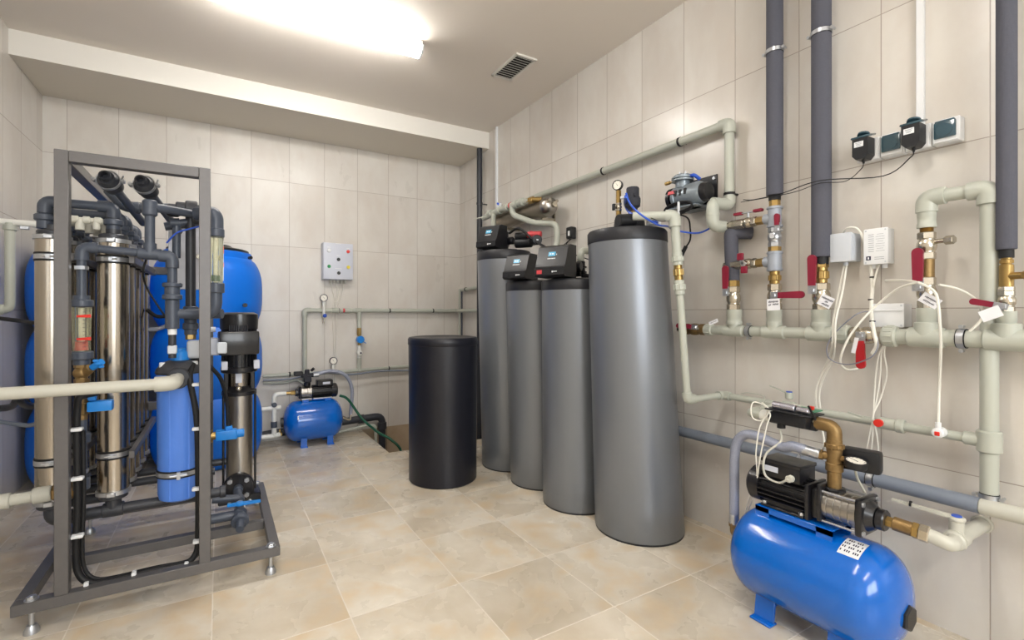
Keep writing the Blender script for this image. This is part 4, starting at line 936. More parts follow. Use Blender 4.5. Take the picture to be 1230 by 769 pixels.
# flexible hose
p0 = V((dx-.015, dy+.05, Zt(549)))
t = thing('braided_hose', 'grey braided hose curving from the near pump outlet down to the large blue tank', 'hose', (1.80, 1.2, .2))
hpts = [p0, p0+V((-.01, .07, .01)), onX(940, 537, 1.80), onX(912, 525, 1.80), onX(896, 522, 1.80), onX(886, 530, 1.80), onX(882.5, 548, 1.80), onX(882, 585, 1.80), onX(882, 622, 1.80)]
part('hose', MB().tube(hpts, .018, 16, smooth=True), M_hose, t)
part('end_ferrule', MB().cyl(p0-V((-.002, .012, 0)), p0+V((-.006, .04, .006)), .0185, n=16, bev=.002), M_zinc, t)
e2 = onX(882, 626, 1.80)
part('end_ferrule', MB().cyl(e2+V((0, 0, .03)), e2-V((0, 0, .012)), .0185, n=16, bev=.002), M_zinc, t)
part('brass_elbow', MB().tube([e2-V((0, 0, .008)), e2-V((0, 0, .06)), (tx, ty1-.01, tz+.05)], .0165, 16, fillet=.03).hexn(e2-V((0, 0, .005)), e2-V((0, 0, .025)), .02), M_bronze, t)

# ================================================================== BACK RIGHT CORNER
solo('vertical_pipe', MB().cyl((2.135, 3.965, PZ), (2.135, 3.965, ZS), .027, n=24).band((2.135, 3.965, 2.15), (0, 0, 1), .027, .02, .004, 24).cyl((2.15, 3.965, 2.15), (W, 3.965, 2.15), .006), M_pvcd, 'tall black vertical pipe in the back right corner, running up to the boxed beam', 'pipe', (2.135, 3.965, PZ))
ya = onX(597.5, 0, W).y
solo('cable_duct', MB().box((W-.008, ya, (HC+1.96)/2), (.016, .024, HC-1.96), bev=.001), M_wht, 'white plastic cable duct beside the boxed beam, above the steel cylinder', 'cable duct')
zt_ = 1.37
t = thing('corner_pipe', 'thin pale pipe running along the right wall near the back corner behind the rear tank', 'pipe', (W-.04, 4.2, .2))
part('pipe', MB().tube([(W-.04, 4.46, zt_-.02), (W-.04, 3.2, zt_+.02)], .017, 14).tube([(W-.06, 4.44, zt_-.01), (W-.06, 4.44, -.2)], .012, 12).tube([(W-.035, 4.44, zt_-.01), (W-.035, 4.44, -.2)], .008, 12, mi=1), [M_ppr, M_pvc], t)
part('pipe_clip', MB().band((W-.04, 4.33, zt_-.015), (0, 1, 0), .017, .014, .004, 18).cyl((W-.02, 4.33, zt_-.015), (W, 4.33, zt_-.015), .006), M_rub, t)
# ================================================================== BACK WALL
def bp(px, py, off=.05): return b(px, py, off)
# electrical panel
x0, x1, z0, z1, dp = .805, 1.072, 1.418, 1.752, .10
t = thing('button_cabinet', 'light grey electrical control panel with coloured buttons on the back wall', 'control panel', ((x0+x1)/2, D, z0))
part('cabinet', MB().box(((x0+x1)/2, D-dp*.42, (z0+z1)/2), (x1-x0, dp*.84, z1-z0), bev=.004), M_panel, t)
dr = part('door', MB().box(((x0+x1)/2, D-dp*.93, (z0+z1)/2), (x1-x0-.006, dp*.14, z1-z0-.006), bev=.004, seg=2), M_panel, t)
yf = D-dp
xa = lambda f: x0+(x1-x0)*f
zb = lambda f: z1-(z1-z0)*f
for fx_, fz, m, nm, lb in ((.19, .22, M_wht, 'indicator', 'white indicator lamp'), (.82, .22, M_redb, 'indicator', 'red indicator lamp'), (.19, .65, M_grn, 'indicator', 'green indicator lamp'), (.83, .65, M_yel, 'indicator', 'yellow indicator lamp'), (.5, .45, M_black, 'switch', 'black round switch'), (.51, .82, M_black, 'switch', 'black round switch')):
    o = part(nm, MB().cyl((xa(fx_), yf, zb(fz)), (xa(fx_), yf-.012, zb(fz)), .015, n=20, bev=.003).cyl((xa(fx_), yf, zb(fz)), (xa(fx_), yf-.004, zb(fz)), .019, n=20, mi=1), [m, M_zinc], t, lb)
    if nm == 'switch': part('switch_knob', MB().box((xa(fx_), yf-.016, zb(fz)), (.006, .012, .026), bev=.001, R=Ry(.6)), M_black, o)
tx_ = MB()
for fx_, fz, wd in ((.19, .13, .03), (.82, .13, .03), (.5, .34, .035), (.5, .70, .06), (.5, .02, .05)):
    tx_.box((xa(fx_), yf-.0004, zb(fz)), (wd, .0008, .004))
part('lettering', tx_, M_wht, t)
gl = MB()
for k in range(5): gl.cyl((xa(.28+.12*k), D-.05, z0+.002), (xa(.28+.12*k), D-.05, z0-.03), .010, n=12, bev=.002)
part('cable_gland', gl, M_pprb, t)
for i, (pts, lb) in enumerate((([(398, 340), (400, 352), (404, 368), (404, 400), (403, 430), (402, 470)], 'leftmost'), ([(404, 340), (405, 352), (403, 366), (407, 372), (418, 374)], 'second'), ([(409, 340), (407, 352), (405, 362), (400, 368), (401, 420), (400, 470)], 'third'), ([(413, 340), (411, 352), (407, 366), (404, 374), (412, 378), (425, 376)], 'rightmost'))):
    cable([bp(x, y, .03 if y > 345 else .05) for x, y in pts], .0022, M_whtc, lb+' of the thin white wires hanging from the control panel glands')
# upper pipe run
zh = 1.137; yb_ = D-.05; xl = bp(366, 372).x
t = thing('wall_pipe', 'pale grey plastic pipe running level along the back wall under the control panel', 'pipe', (xl, yb_, .43))
zlow = bp(366, 472).z
part('pipe', MB().tube([(xl, yb_, zlow), (xl, yb_, zh), (W-.06, yb_, zh), (W-.06, 3.2, zh)], .0195, 16, fillet=.02), M_ppr, t)
part('elbow', MB().tube([(xl, yb_, zh-.05), (xl, yb_, zh), (xl+.05, yb_, zh)], .025, 16, fillet=.03), M_ppr, t)
for px in (372, 407, 468, 520):
    mb = MB(); q = bp(px, 373); blackclip(mb, (q.x, yb_, zh), (1, 0, 0), .0182, (0, 1, 0)); part('pipe_clip', mb, M_rub, t)
for px in (403, 418, 431): q = bp(px, 373); part('socket', MB().cyl((q.x-.03, yb_, zh), (q.x+.03, yb_, zh), .024, n=18, bev=.003), M_ppr, t)
part('red_mark', MB().band((bp(413, 0).x, yb_, zh), (1, 0, 0), .0185, .02, .001, 16), M_lred, t)
# gauges
def bgauge(px, py, ybot, label):
    q = bp(px, py, .07); t = thing('pressure_gauge', label, 'gauge', (q.x, q.y, bp(px, ybot).z))
    r = rad(9.5, q); gauge(t, q, (-.1, -1, 0), r, None, M_ink)
    e = bp(px, ybot, .07); part('stem', MB().cyl((q.x, q.y, q.z-r*.8), (e.x, q.y, e.z), .014, n=14, bev=.003).cyl((e.x, q.y, e.z+.02), (e.x, D-.03, e.z+.02), .013, n=12), M_pprw, t)
    return t, e
t, e = bgauge(389, 358, 382, 'round pressure gauge with white stem and blue knob on the upper back wall pipe')
part('blue_knob', MB().sphere((e.x+.005, e.y-.02, e.z+.02), .018), M_bluh, t, 'blue knob')
part('drain', MB().cyl(e, e-V((0, 0, .05)), .008), M_nick, t)
bgauge(400.5, 433.5, 444, 'small round pressure gauge low on the back wall above the lower pipe')
# water meter branch
t = thing('water_meter_branch', 'vertical branch with brass nuts, blue water meter and white valve on the back wall', 'pipe fittings', bp(431, 443))
def bs(nm, m, y0, y1, r, k='c', lb=None): a_ = bp(431.5, y0); e_ = bp(431.5, y1); seg(t, nm, m, a_, (a_.x, a_.y, e_.z), r, k, lb)
bs('pipe', M_ppr, 394, 374, .020, 's'); bs('brass_nut', M_brass, 403, 393, .019, 'h'); bs('tail', M_brass, 416, 402, .014); bs('valve_body', M_pprw, 431, 415, .017, 'c'); bs('lower_pipe', M_ppr, 446, 430, .020, 's')
q = bp(433, 408, .08); part('meter', MB().cyl(q+V((0, .04, 0)), q-V((0, .02, 0)), .034, n=24, bev=.005).prism([(-.01, 0), (.03, 0), (.03, .006), (-.01, .006)], q+V((.02, -.02, -.02)), (1, 0, -.6), (0, 0, 1), (0, .03, 0)), M_blu2, t, 'blue water meter')
q = bp(432, 424, .08); part('knob', MB().cyl(q+V((0, .03, 0)), q-V((0, .02, 0)), .024, n=20, bev=.004).cyl(q-V((-.006, .02, 0)), q-V((-.006, .024, 0)), .008, mi=1), [M_pprw, M_ink], t, 'white knob')
# lower pipes
zl = .575
t = thing('wall_pipe', 'lower pale plastic pipe along the back wall behind the small pump', 'pipe', (xl, yb_, zl-.02))
part('pipe', MB().tube([bp(316, 452, .05), (xl+.35, yb_, zl-.005), (W-.35, yb_, zl+.015), (W-.06, yb_, zl+.015)], .016, 14), M_ppr, t)
for px in (348, 467): mb = MB(); q = bp(px, 446); blackclip(mb, (q.x, yb_, zl), (1, 0, 0), .018, (0, 1, 0)); part('pipe_clip', mb, M_rub, t)
solo('grey_hose', MB().tube([bp(316, 457, .08), bp(350, 455, .09), bp(385, 447, .1), bp(420, 450, .1), bp(455, 446, .09), bp(500, 445, .09), bp(545, 444, .09)], .009, 10, smooth=True), M_drain, 'slack grey hose draped along the lower back wall pipe', 'hose')
solo('grey_cable', MB().tube([bp(316, 460, .06), bp(340, 460, .06), bp(356, 457, .06), bp(366, 462, .1)], .011, 10, smooth=True), M_ppr, 'pale short pipe just below the lower back wall pipe', 'pipe')
# small pump set
sx0, sx1, sy_, sr = .455, .935, 4.29, .168; szc = .205
c0 = onZ(377, 530, .03)
t = thing('pressure_tank', 'smaller blue horizontal pressure tank on the floor by the back wall', 'tank', ((sx0+sx1)/2, sy_, 0))
def domex(x0_, x1_, r):
    Lh = x1_-x0_; dl = r*.62; pr = [(0, 0)]
    for k in range(1, 9): an = PI/2*k/8; pr.append((r*math.sin(an)**.9, dl*(1-math.cos(an))))
    return pr+[(rr, Lh-h) for rr, h in pr][::-1]
part('tank_body', MB().lathe((sx0, sy_, szc), (1, 0, 0), domex(sx0, sx1, sr), 48), M_blue, t)
for x in (sx0+.15, sx1-.12):
    part('foot', MB().box((x, sy_-.1, .045), (.05, .01, .09), bev=.002).box((x, sy_-.105, .004), (.055, .04, .008)).box((x, sy_+.1, .045), (.05, .01, .09)).box((x, sy_, .058), (.04, .2, .01)).box((x, sy_+.105, .004), (.055, .04, .008)), M_blue, t)
part('end_flange', MB().cyl((sx0+.01, sy_, szc), (sx0-.015, sy_, szc), .04, n=20), M_black, t)
part('label_mark', MB().box((sx0+.10, sy_-sr*.93, szc+.055), (.012, .003, .03), R=Rx(-.35)), M_wht, t)
part('pump_bracket', MB().box((sx0+.26, sy_, szc+sr+.008), (.24, .1, .008)).box((sx0+.17, sy_-.05, szc+sr-.005), (.05, .008, .03)).box((sx0+.35, sy_-.05, szc+sr-.005), (.05, .008, .03)), M_blue, t)
spz = szc+sr+.012+.058
t = thing('booster_pump', 'small black-and-steel booster pump on the blue tank by the back wall', 'pump', (.65, sy_, szc+sr+.012))
part('fan_cover', MB().lathe((sx1-.045, sy_, spz), (-1, 0, 0), [(0, 0), (.05, 0), (.06, .01), (.06, .05), (0, .05)], 28), M_blackm, t)
mo = MB().cyl((sx1-.08, sy_, spz), (sx1-.26, sy_, spz), .046, n=28)
for k in range(18): an = PI*2*k/18; mo.box(V((sx1-.17, sy_, spz))+V((0, math.cos(an), math.sin(an)))*.05, (.16, .012, .004), R=Rx(an))
part('motor', mo, M_blackm, t)
part('motor_foot', MB().box((sx1-.17, sy_, spz-.054), (.15, .10, .008)), M_zinc, t)
part('terminal_box', MB().box((sx1-.15, sy_, spz+.07), (.13, .09, .05), bev=.005), M_blackm, t)
part('rating_plate', MB().box((sx1-.14, sy_-.0455, spz+.07), (.06, .001, .02)), M_panel, t)
part('stage_housing', MB().lathe((sx1-.26, sy_, spz), (-1, 0, 0), [(0, 0), (.055, 0), (.055, .012), (.048, .013), (.048, .03), (.045, .031), (.048, .033), (.048, .055), (.045, .056), (.048, .058), (.048, .08), (0, .08)], 28), M_steelb, t)
part('end_flange', MB().box((sx1-.35, sy_, spz), (.025, .105, .105), bev=.01).cyl((sx1-.36, sy_, spz), (sx1-.385, sy_, spz), .03), M_blackm, t)
c = V((sx1-.29, sy_, spz+.05))
part('outlet_port', MB().cyl(c, c+V((0, 0, .03)), .028), M_blackm, t)
part('support', MB().box((sx1-.30, sy_-.02, szc+sr+.012), (.08, .06, .018)), M_zinc, t)
t = thing('pressure_switch', 'dark cross-shaped fitting and pressure switch on top of the small pump', 'switch', c+V((0, 0, .03)))
part('fitting', MB().cyl(c+V((0, 0, .025)), c+V((0, 0, .14)), .02, n=16, bev=.004).cyl(c+V((-.05, 0, .09)), c+V((.06, 0, .09)), .017, n=16, bev=.003).box(c+V((.0, -.02, .06)), (.06, .04, .05), bev=.006), M_foamd, t)
part('switch_box', MB().box(c+V((-.07, 0, .11)), (.07, .05, .035), bev=.005), M_black, t)
part('knob', MB().cyl(c+V((.03, -.02, .13)), c+V((.05, -.03, .15)), .012), M_black, t)
t = thing('pipe_fittings', 'pale plastic elbow and brass union feeding the small pump beside the blue vat', 'pipe fittings', (.27, sy_, .08))
xe = bp(326, 480, D-sy_).x
part('brass_union', MB().hexn((sx1-.385, sy_, spz), (sx1-.42, sy_, spz), .02).cyl((sx1-.42, sy_, spz), (sx1-.46, sy_, spz), .015), M_brass, t)
part('elbow', MB().tube([(sx1-.455, sy_, spz), (xe+.02, sy_, spz), (xe+.02, sy_, .10), (sx0-.02, sy_, .11)], .019, 14, fillet=.035), M_pprw, t)
part('cross_branch', MB().cyl((xe-.09, sy_, .33), (xe+.07, sy_, .33), .019, n=14), M_pprw, t); part('cross_branch', MB().cyl((xe-.09, sy_, .10), (xe+.02, sy_, .10), .019, n=14), M_pprw, t)
part('grey_coupling', MB().cyl((xe+.02, sy_, .17), (xe+.02, sy_, .22), .024, n=14, bev=.003).cyl((xe+.02, sy_-.03, .36), (xe+.02, sy_+.03, .36), .02, n=14), M_pvc, t)
part('brass_tap', MB().hexn((xe+.05, sy_, .11), (xe+.08, sy_, .11), .018).cyl((xe+.065, sy_, .11), (xe+.065, sy_, .15), .008), M_brass, t)
t = thing('braided_hose', 'grey braided hose arching over the small pump to the right end of its tank', 'hose', (.95, sy_, .2))
hp_ = [c+V((.06, 0, .09)), onY(395, 446, sy_), onY(410, 448, sy_), onY(419, 456, sy_), onY(423, 470, sy_), onY(422, 487, sy_), onY(421, 498, sy_)]
part('hose', MB().tube(hp_, .0155, 14, smooth=True), M_hose, t)
e3 = hp_[-1]; part('end_elbow', MB().tube([e3, e3-V((0, 0, .05)), (sx1-.01, sy_, szc)], .011, 12, fillet=.03), M_nick, t)
part('end_ferrule', MB().cyl(hp_[0]-V((.01, 0, 0)), hp_[0]+V((.035, 0, .0)), .019), M_zinc, t)
# black drain pipe into pit
xe_ = onY(459, 505, 4.47).x
t = thing('waste_pipe', 'thick dark waste pipe along the foot of the back wall bending into the pit', 'pipe', (xe_, 4.47, -.2))
part('pipe', MB().tube([(.15, 4.49, .06), (1.05, 4.48, .115), (xe_, 4.47, .13), (xe_, 4.47, -.25)], .034, 20, fillet=.07), M_pvcd, t)
part('joint', MB().cyl((xe_, 4.47, .07), (xe_, 4.47, .0), .042, n=22, bev=.005), M_pvcd, t); part('joint', MB().cyl((1.12, 4.479, .117), (1.18, 4.478, .12), .041, n=22, bev=.004), M_pvcd, t)
solo('thin_waste_pipe', MB().tube([(.9, 4.42, .035), (1.2, 4.41, .07), (1.26, 4.40, .06), (1.27, 4.40, -.15)], .014, 12, fillet=.03), M_ppr, 'thin pale pipe in front of the thick waste pipe, dipping into the pit', 'pipe')
solo('garden_hose', MB().tube([(.90, 4.22, .40), (.97, 4.22, .36), onY(435, 503, 4.2), onY(455, 520, 4.0), onY(466, 528, 3.9)+V((.02, 0, 0)), onY(477, 538, 3.85)+V((.04, 0, -.05)), V((1.32, 3.85, -.35))], .011, 12, smooth=True), M_green, 'dark green hose slanting from the small tank down into the pit', 'hose')
# ================================================================== VATS
def vat(cx, cy, r, label, lid=True):
    t = thing('water_vat', label, 'vat', (cx, cy, 0)); h3_ = .505; pr = [(0, 0), (r*.8, 0)]
    for k in range(3):
        z0_ = k*h3_
        for j in range(0, 13):
            u = j/12; bulge = (1-abs(2*u-1)**3.2); pr.append((r*(.86+.14*bulge), z0_+.012+u*(h3_-.024)))
        if k < 2: pr.append((r*.84, z0_+h3_))
    pr += [(r*.80, 1.52), (r*.80, 1.56), (r*.78, 1.568), (0, 1.57)]
    part('body', MB().lathe((cx, cy, 0), (0, 0, 1), pr, 72), M_vat, t)
    if lid: part('lid', MB().lathe((cx, cy, 1.565), (0, 0, 1), [(r*.6, 0), (r*.74, .004), (r*.74, .022), (r*.68, .03), (r*.5, .03), (r*.42, .055), (r*.40, .06), (0, .06)], 56), M_black, t, 'black screw lid')
    return t
va_ = vat(-.07, 4.175, .362, 'tall blue ribbed plastic water vat with black lid right behind the filter frame')
part('sensor', MB().cyl((.19, 3.93, 1.52), (.20, 3.90, 1.52), .012).cyl((.155, 3.86, 1.17), (.16, 3.82, 1.17), .014), M_black, va_)
vat(-.775, 4.19, .312, 'tall blue ribbed plastic water vat standing in the back left corner')
# ================================================================== LEFT WALL PIPES
t = thing('wall_pipe', 'pale pipe near the left wall at head height with a drop pipe and elbow', 'pipe', (-1.0, 3.6, 1.15))
pv = onY(12, 372, 3.6)
part('pipe', MB().tube([(L+.0, 3.6, 1.615), (-.66, 3.6, 1.612)], .0185, 16), M_pprw, t)
part('drop_pipe', MB().tube([(pv.x, 3.6, 1.612), (pv.x, 3.6, pv.z), (L, 3.6, pv.z-.0)], .023, 16, fillet=.03), M_ppr, t)
part('socket', MB().cyl((pv.x, 3.6, 1.57), (pv.x, 3.6, 1.60), .03, n=18, bev=.003).cyl((pv.x-.02, 3.6, pv.z), (pv.x-.07, 3.6, pv.z), .029, n=18, bev=.003), M_ppr, t)
part('saddle', MB().box((pv.x+.06, 3.6, 1.59), (.04, .02, .02), bev=.003), M_zinc, t)
solo('black_cable', MB().tube([(L, 3.5, 1.10), onY(20, 385, 3.3), onY(42, 388, 3.1), onY(75, 385, 3.0)], .011, 10, smooth=True), M_rub, 'thick black cable sagging between the left wall and the filter vessels', 'cable')
solo('grey_hose', MB().tube([(L, 3.3, .62), onY(22, 510, 3.3), onY(45, 509, 3.3), (-.62, 3.3, .60)], .011, 10, smooth=True), M_drain, 'thin grey hose low on the left running behind the filter vessels', 'hose')
solo('dark_hose', MB().tube([(L, 3.2, .66), onY(8, 490, 3.1), onY(22, 480, 3.0), onY(40, 488, 3.1), (-.6, 3.25, .68)], .016, 12, smooth=True), M_pvcd, 'dark grey bent hose low at the left wall behind the foreground pipe', 'hose')
# foreground pipe
yp = 2.17; xe1 = onY(207, 462, yp).x; zp = .848
t = thing('feed_pipe', 'long cream plastic pipe crossing in front of the filter frame to the blue filter', 'pipe', (-.3, yp, zp-.02))
part('pipe', MB().tube([(L, yp, zp), (xe1, yp, zp), (xe1+.01, 2.325, zp+.002)], .0215, 20, fillet=.03), M_pprb, t)
part('elbow', MB().tube([(xe1-.055, yp, zp), (xe1, yp, zp), (xe1+.004, yp+.07, zp)], .0285, 22, fillet=.04), M_pprb, t)
# lower left pipe
pu = onY(72, 592, 2.44); pl_ = onY(0, 603, 2.44)
t = thing('lower_feed_pipe', 'cream plastic pipe entering the bottom of the left steel vessel from the left', 'pipe', (-.8, 2.44, .3))
zq_ = onY(45, 597, 2.40).z
part('pipe', MB().tube([(-.50, 2.40, zq_+.01), (-.69, 2.40, zq_), (-.80, 2.42, zq_+.005), (-.87, 2.5, zq_+.22), (L, 2.5, zq_+.26)], .021, 18, fillet=.04), M_pprb, t)
part('union', MB().cyl((-.55, 2.40, zq_+.008), (-.605, 2.40, zq_+.005), .030, n=20, bev=.003), M_pprb, t)
part('tarnished_union', MB().hexn((-.48, 2.40, zq_+.008), (-.55, 2.40, zq_+.007), .032), M_bronze, t, 'tarnished metal union')
part('socket', MB().cyl((-.665, 2.40, zq_+.001), (-.74, 2.40, zq_), .028, n=20, bev=.003), M_pprb, t)

# ================================================================== FILTER FRAME
YA, YB = 2.24, 3.1; XL, XR = -.486, -.051; ZT = 1.675; a4 = .04
BX0, BX1 = -.598, .205; zr = .095
FR = thing('filter_frame', 'grey painted steel frame on adjustable feet holding the filter vessels at the left', 'frame', (-.2, 2.6, 0))
def bar(nm, p, q):
    p = V(p); q = V(q); mn = V([min(p[i], q[i])-a4/2 for i in range(3)]); mx = V([max(p[i], q[i])+a4/2 for i in range(3)])
    return part(nm, MB().box((mn+mx)/2, mx-mn, bev=.002), M_frame, FR)
bar('post', (XL, YA, zr+a4), (XL, YA, ZT)); bar('post', (XR, YA, zr+a4), (XR, YA, ZT)); bar('post', (XL, YB, zr+a4), (XL, YB, ZT-a4)); bar('post', (XR, YB, zr+a4), (XR, YB, ZT-a4))
bar('top_rail', (XL+a4, YA, ZT), (XR-a4, YA, ZT)); bar('top_rail', (XL, YA+a4, ZT), (XL, YB, ZT)); bar('top_rail', (XL+a4, YB, ZT-.0), (XR, YB, ZT-.0))
bar('base_rail', (BX0, YA, zr), (BX1, YA, zr)); bar('base_rail', (BX0, YA+a4, zr), (BX0, YB, zr)); bar('base_rail', (BX1, YA+a4, zr), (BX1, YB, zr)); bar('base_rail', (BX0+a4, YB, zr), (BX1-a4, YB, zr))
bar('cross_rail', (BX0+a4, 2.55, zr), (BX1-a4, 2.55, zr))
for z in (.56, 1.3):
    bar('side_rail', (XL-.09, 2.50, z), (XR-.19, 2.50, z)) if False else None
bar('back_rail', (XL+a4, YB, .62), (XR-a4, YB, .62)); bar('back_rail', (XL+a4, YB, 1.34), (XR-a4, YB, 1.34))
for x, y in ((BX0+.03, YA), (BX1-.015, YA), (BX0+.03, YB), (BX1-.015, YB)):
    f = MB().cyl((x, y, .02), (x, y, zr+.035), .008, n=12).lathe((x, y, 0), (0, 0, 1), [(0, 0), (.022, 0), (.022, .01), (.014, .028), (0, .028)], 20).hexn((x, y, zr+a4/2), (x, y, zr+a4/2+.012), .016).cyl((x, y, zr+a4/2), (x, y, zr+a4/2+.003), .02)
    part('foot', f, M_zinc, FR)
# steel vessels
zb0, zb1 = .392, 1.405; rv = .0525
def vessel(x, y, label):
    t = thing('membrane_vessel', label, 'filter vessel', (x, y, zb0-.03), 'upright stainless steel membrane vessels in the frame')
    part('shell', MB().cyl((x, y, zb0), (x, y, zb1), rv, n=40), M_steel, t)
    for z, s_ in ((zb0, -1), (zb1, 1)):
        part('end_clamp', MB().band((x, y, z), (0, 0, 1), rv, .016, .006, 32).box((x, y-rv-.008, z), (.03, .014, .018), bev=.003), M_zinc, t)
        part('end_plug', MB().cyl((x, y, z), (x, y, z+s_*.028), rv*.92, n=28, bev=.004).cyl((x, y, z), (x, y, z+s_*.05), .026, n=20), M_pvcd, t)
    return t
vn = ['front', 'second', 'third', 'fourth', 'rearmost']
for k in range(5):
    y = 2.45+.15*k
    vessel(-.374, y, 'tall stainless steel membrane vessel, '+vn[k]+' of the five in the right-hand row')
    vessel(-.56, y, 'tall stainless steel membrane vessel, '+vn[k]+' of the five in the left-hand row')
# vessel clamps -> straps as parts of frame
for z in (.545, 1.33):
    for x, tag_ in ((-.374, 0), (-.56, 1)):
        for k in range(5):
            y = 2.45+.15*k; mb = MB().band((x, y, z), (0, 0, 1), rv+.0005, .018, .003, 32, mi=0).band((x, y, z), (0, 0, 1), rv, .034, .0025, 32, mi=1).box((x, y-rv-.008, z), (.012, .016, .012), mi=0).cyl((x-.02, y-rv-.008, z), (x+.02, y-rv-.008, z), .004, n=8, mi=0)
            part('pipe_clamp', mb, CL, FR)
    for x in (-.374, -.56): part('clamp_rail', MB().box((x+.068, 2.75, z), (.02, .74, .03), bev=.002), M_frame, FR)
# bridging pipework over the vessels
for k in range(5):
    y = 2.45+.15*k; zt2 = 1.545-.012*(k % 2)
    t = thing('bridge_pipe', 'dark grey plastic bridge pipe with elbows and unions, '+vn[k]+' of the five over the vessels', 'pipe', (-.467, y, zb1+.03), 'plastic bridges over the vessels')
    part('pipe', MB().tube([(-.583, y, zb1+.04), (-.583, y, zt2), (-.374, y, zt2), (-.374, y, zb1+.04)], .018, 16, fillet=.03), M_pvc, t)
    for x in (-.583, -.374):
        part('union_nut', MB().cyl((x, y, zb1+.065), (x, y, zb1+.09), .033, n=24, bev=.004).cyl((x, y, zb1+.035), (x, y, zb1+.07), .025, n=20), M_pvc, t)
        sgn = 1 if x < -.4 else -1
        part('elbow', MB().tube([(x, y, zt2-.045), (x, y, zt2), (x+sgn*.05, y, zt2)], .0235, 18, fillet=.035), M_pvc, t)
# small beige manifold between vessels
for k, y in enumerate((2.40, 2.56, 2.71, 2.86)):
    z = 1.478+.01*k; t = thing('small_manifold', 'small cream plastic fittings chain, '+vn[k]+' of the four between the vessel tops', 'pipe fittings', (-.47, y, z-.02), 'cream fitting chains between vessel tops')
    part('pipe', MB().tube([(-.535, y, z), (-.40, y, z)], .010, 12), M_pprb, t)
    for x in (-.52, -.485, -.45, -.415): part('socket', MB().cyl((x-.011, y, z), (x+.011, y, z), .0145, n=14, bev=.002), M_pprb, t)
    part('tee', MB().cyl((-.47, y, z), (-.47, y, z-.04), .012, .016, n=12), M_pprb, t); part('tee', MB().cyl((-.42, y, z), (-.42, y, z-.035), .012, n=12), M_pprb, t)
# bottom manifolds
t = thing('bottom_manifold', 'dark grey plastic header under the vessels running across to the right', 'pipe', (-.3, 2.45, .28))
part('pipe', MB().tube([(-.56, 2.45, .37), (-.56, 2.45, .315), (.02, 2.45, .315)], .021, 18, fillet=.03), M_pvcd, t)
part('elbow', MB().tube([(-.56, 2.45, .37), (-.56, 2.45, .315), (-.50, 2.45, .315)], .028, 18, fillet=.04), M_pvcd, t)
part('tee', MB().cyl((-.41, 2.45, .315), (-.34, 2.45, .315), .028, n=20, bev=.003).cyl((-.374, 2.45, .315), (-.374, 2.45, .375), .027, n=20, bev=.003), M_pvcd, t)
part('end_cap', MB().cyl((.0, 2.45, .315), (.025, 2.45, .315), .026, n=20, bev=.003), M_pvcd, t)
for k, y in enumerate((2.6, 2.75, 2.9, 3.05)):
    t = thing('bottom_manifold', 'dark grey plastic header under the vessels, '+['first', 'second', 'third', 'rearmost'][k]+' one behind the front header', 'pipe', (-.47, y, .3))
    part('pipe', MB().tube([(-.56, y, .37), (-.56, y, .325), (-.374, y, .325), (-.374, y, .37)], .02, 14, fillet=.025), M_pvcd, t)
    if k in (1, 2): part('pipe', MB().cyl((-.374, y, .325), (-.02 if k == 1 else .04, y, .325), .018, n=14), M_pvcd, t)
# rotameter line in front
YFp = 2.34
def fp(px, py): return onY(px, py, YFp)
xr = fp(98, 300).x; z1_ = fp(98, 297).z; xr2 = fp(180, 300).x; xr3 = fp(207, 300).x
t = thing('flow_line', 'grey plastic pipe with clear flow meter and orange floats inside the left of the frame', 'flow meter', (xr, YFp, .36))
part('pipe', MB().tube([(xr, YFp, fp(98, 358).z), (xr, YFp, z1_), (xr2, YFp, z1_-.012)], .0155, 16, fillet=.03), M_pvc, t)
part('elbow', MB().tube([(xr, YFp, z1_-.05), (xr, YFp, z1_), (xr+.05, YFp, z1_)], .021, 16, fillet=.03), M_pvc, t)
zz = lambda py: fp(98, py).z
part('union_nut', MB().cyl((xr, YFp, zz(355)), (xr, YFp, zz(362)), .026, n=24).cyl((xr, YFp, zz(360)), (xr, YFp, zz(369)), .036, n=28, bev=.004), M_pvc, t)
part('meter_tube', MB().cyl((xr, YFp, zz(369)), (xr, YFp, zz(423)), .030, .026, n=28), M_glass, t, 'clear tube with graduations')
part('float', MB().cyl((xr, YFp, zz(410)), (xr, YFp, zz(421)), .016, .017, n=18), M_redb, t, 'orange float'); part('float_stem', MB().cyl((xr, YFp, zz(370)), (xr, YFp, zz(422)), .008, n=10), M_cream, t)
for y_ in (380, 407): part('marker', MB().prism([(0, -.004), (.042, -.006), (.042, .006), (0, .004)], (xr-.008, YFp-.034, zz(y_)), (1, -.1, .03), (0, 0, 1), (0, .008, 0)), M_redb, t, 'orange pointer')
gm = MB()
for k in range(10): gm.box((xr+.014, YFp-.029, zz(375+k*4.6)), (.010, .001, .0015))
part('graduation', gm, M_ink, t)
part('union_nut', MB().cyl((xr, YFp, zz(422)), (xr, YFp, zz(432)), .036, n=28, bev=.004).cyl((xr, YFp, zz(431)), (xr, YFp, zz(438)), .026, n=24), M_pvc, t)
gv = MB().cyl((xr, YFp, zz(438)), (xr, YFp, zz(458)), .019, n=18, bev=.004).sphere((xr, YFp, zz(448)), .027, (1, 1, .9), 18).tube([(xr, YFp, zz(452)), (xr+.03, YFp-.02, zz(442))], .017, 12).hexn((xr, YFp, zz(437)), (xr, YFp, zz(442)), .024).hexn((xr, YFp, zz(455)), (xr, YFp, zz(460)), .024)
part('bronze_valve', gv, M_bronze, t, 'bronze slanted valve')
c = V((xr+.055, YFp-.03, zz(437)))
hw = MB().cyl(c-V((.02, -.012, .015)), c+V((.012, -.008, .008)), .012)
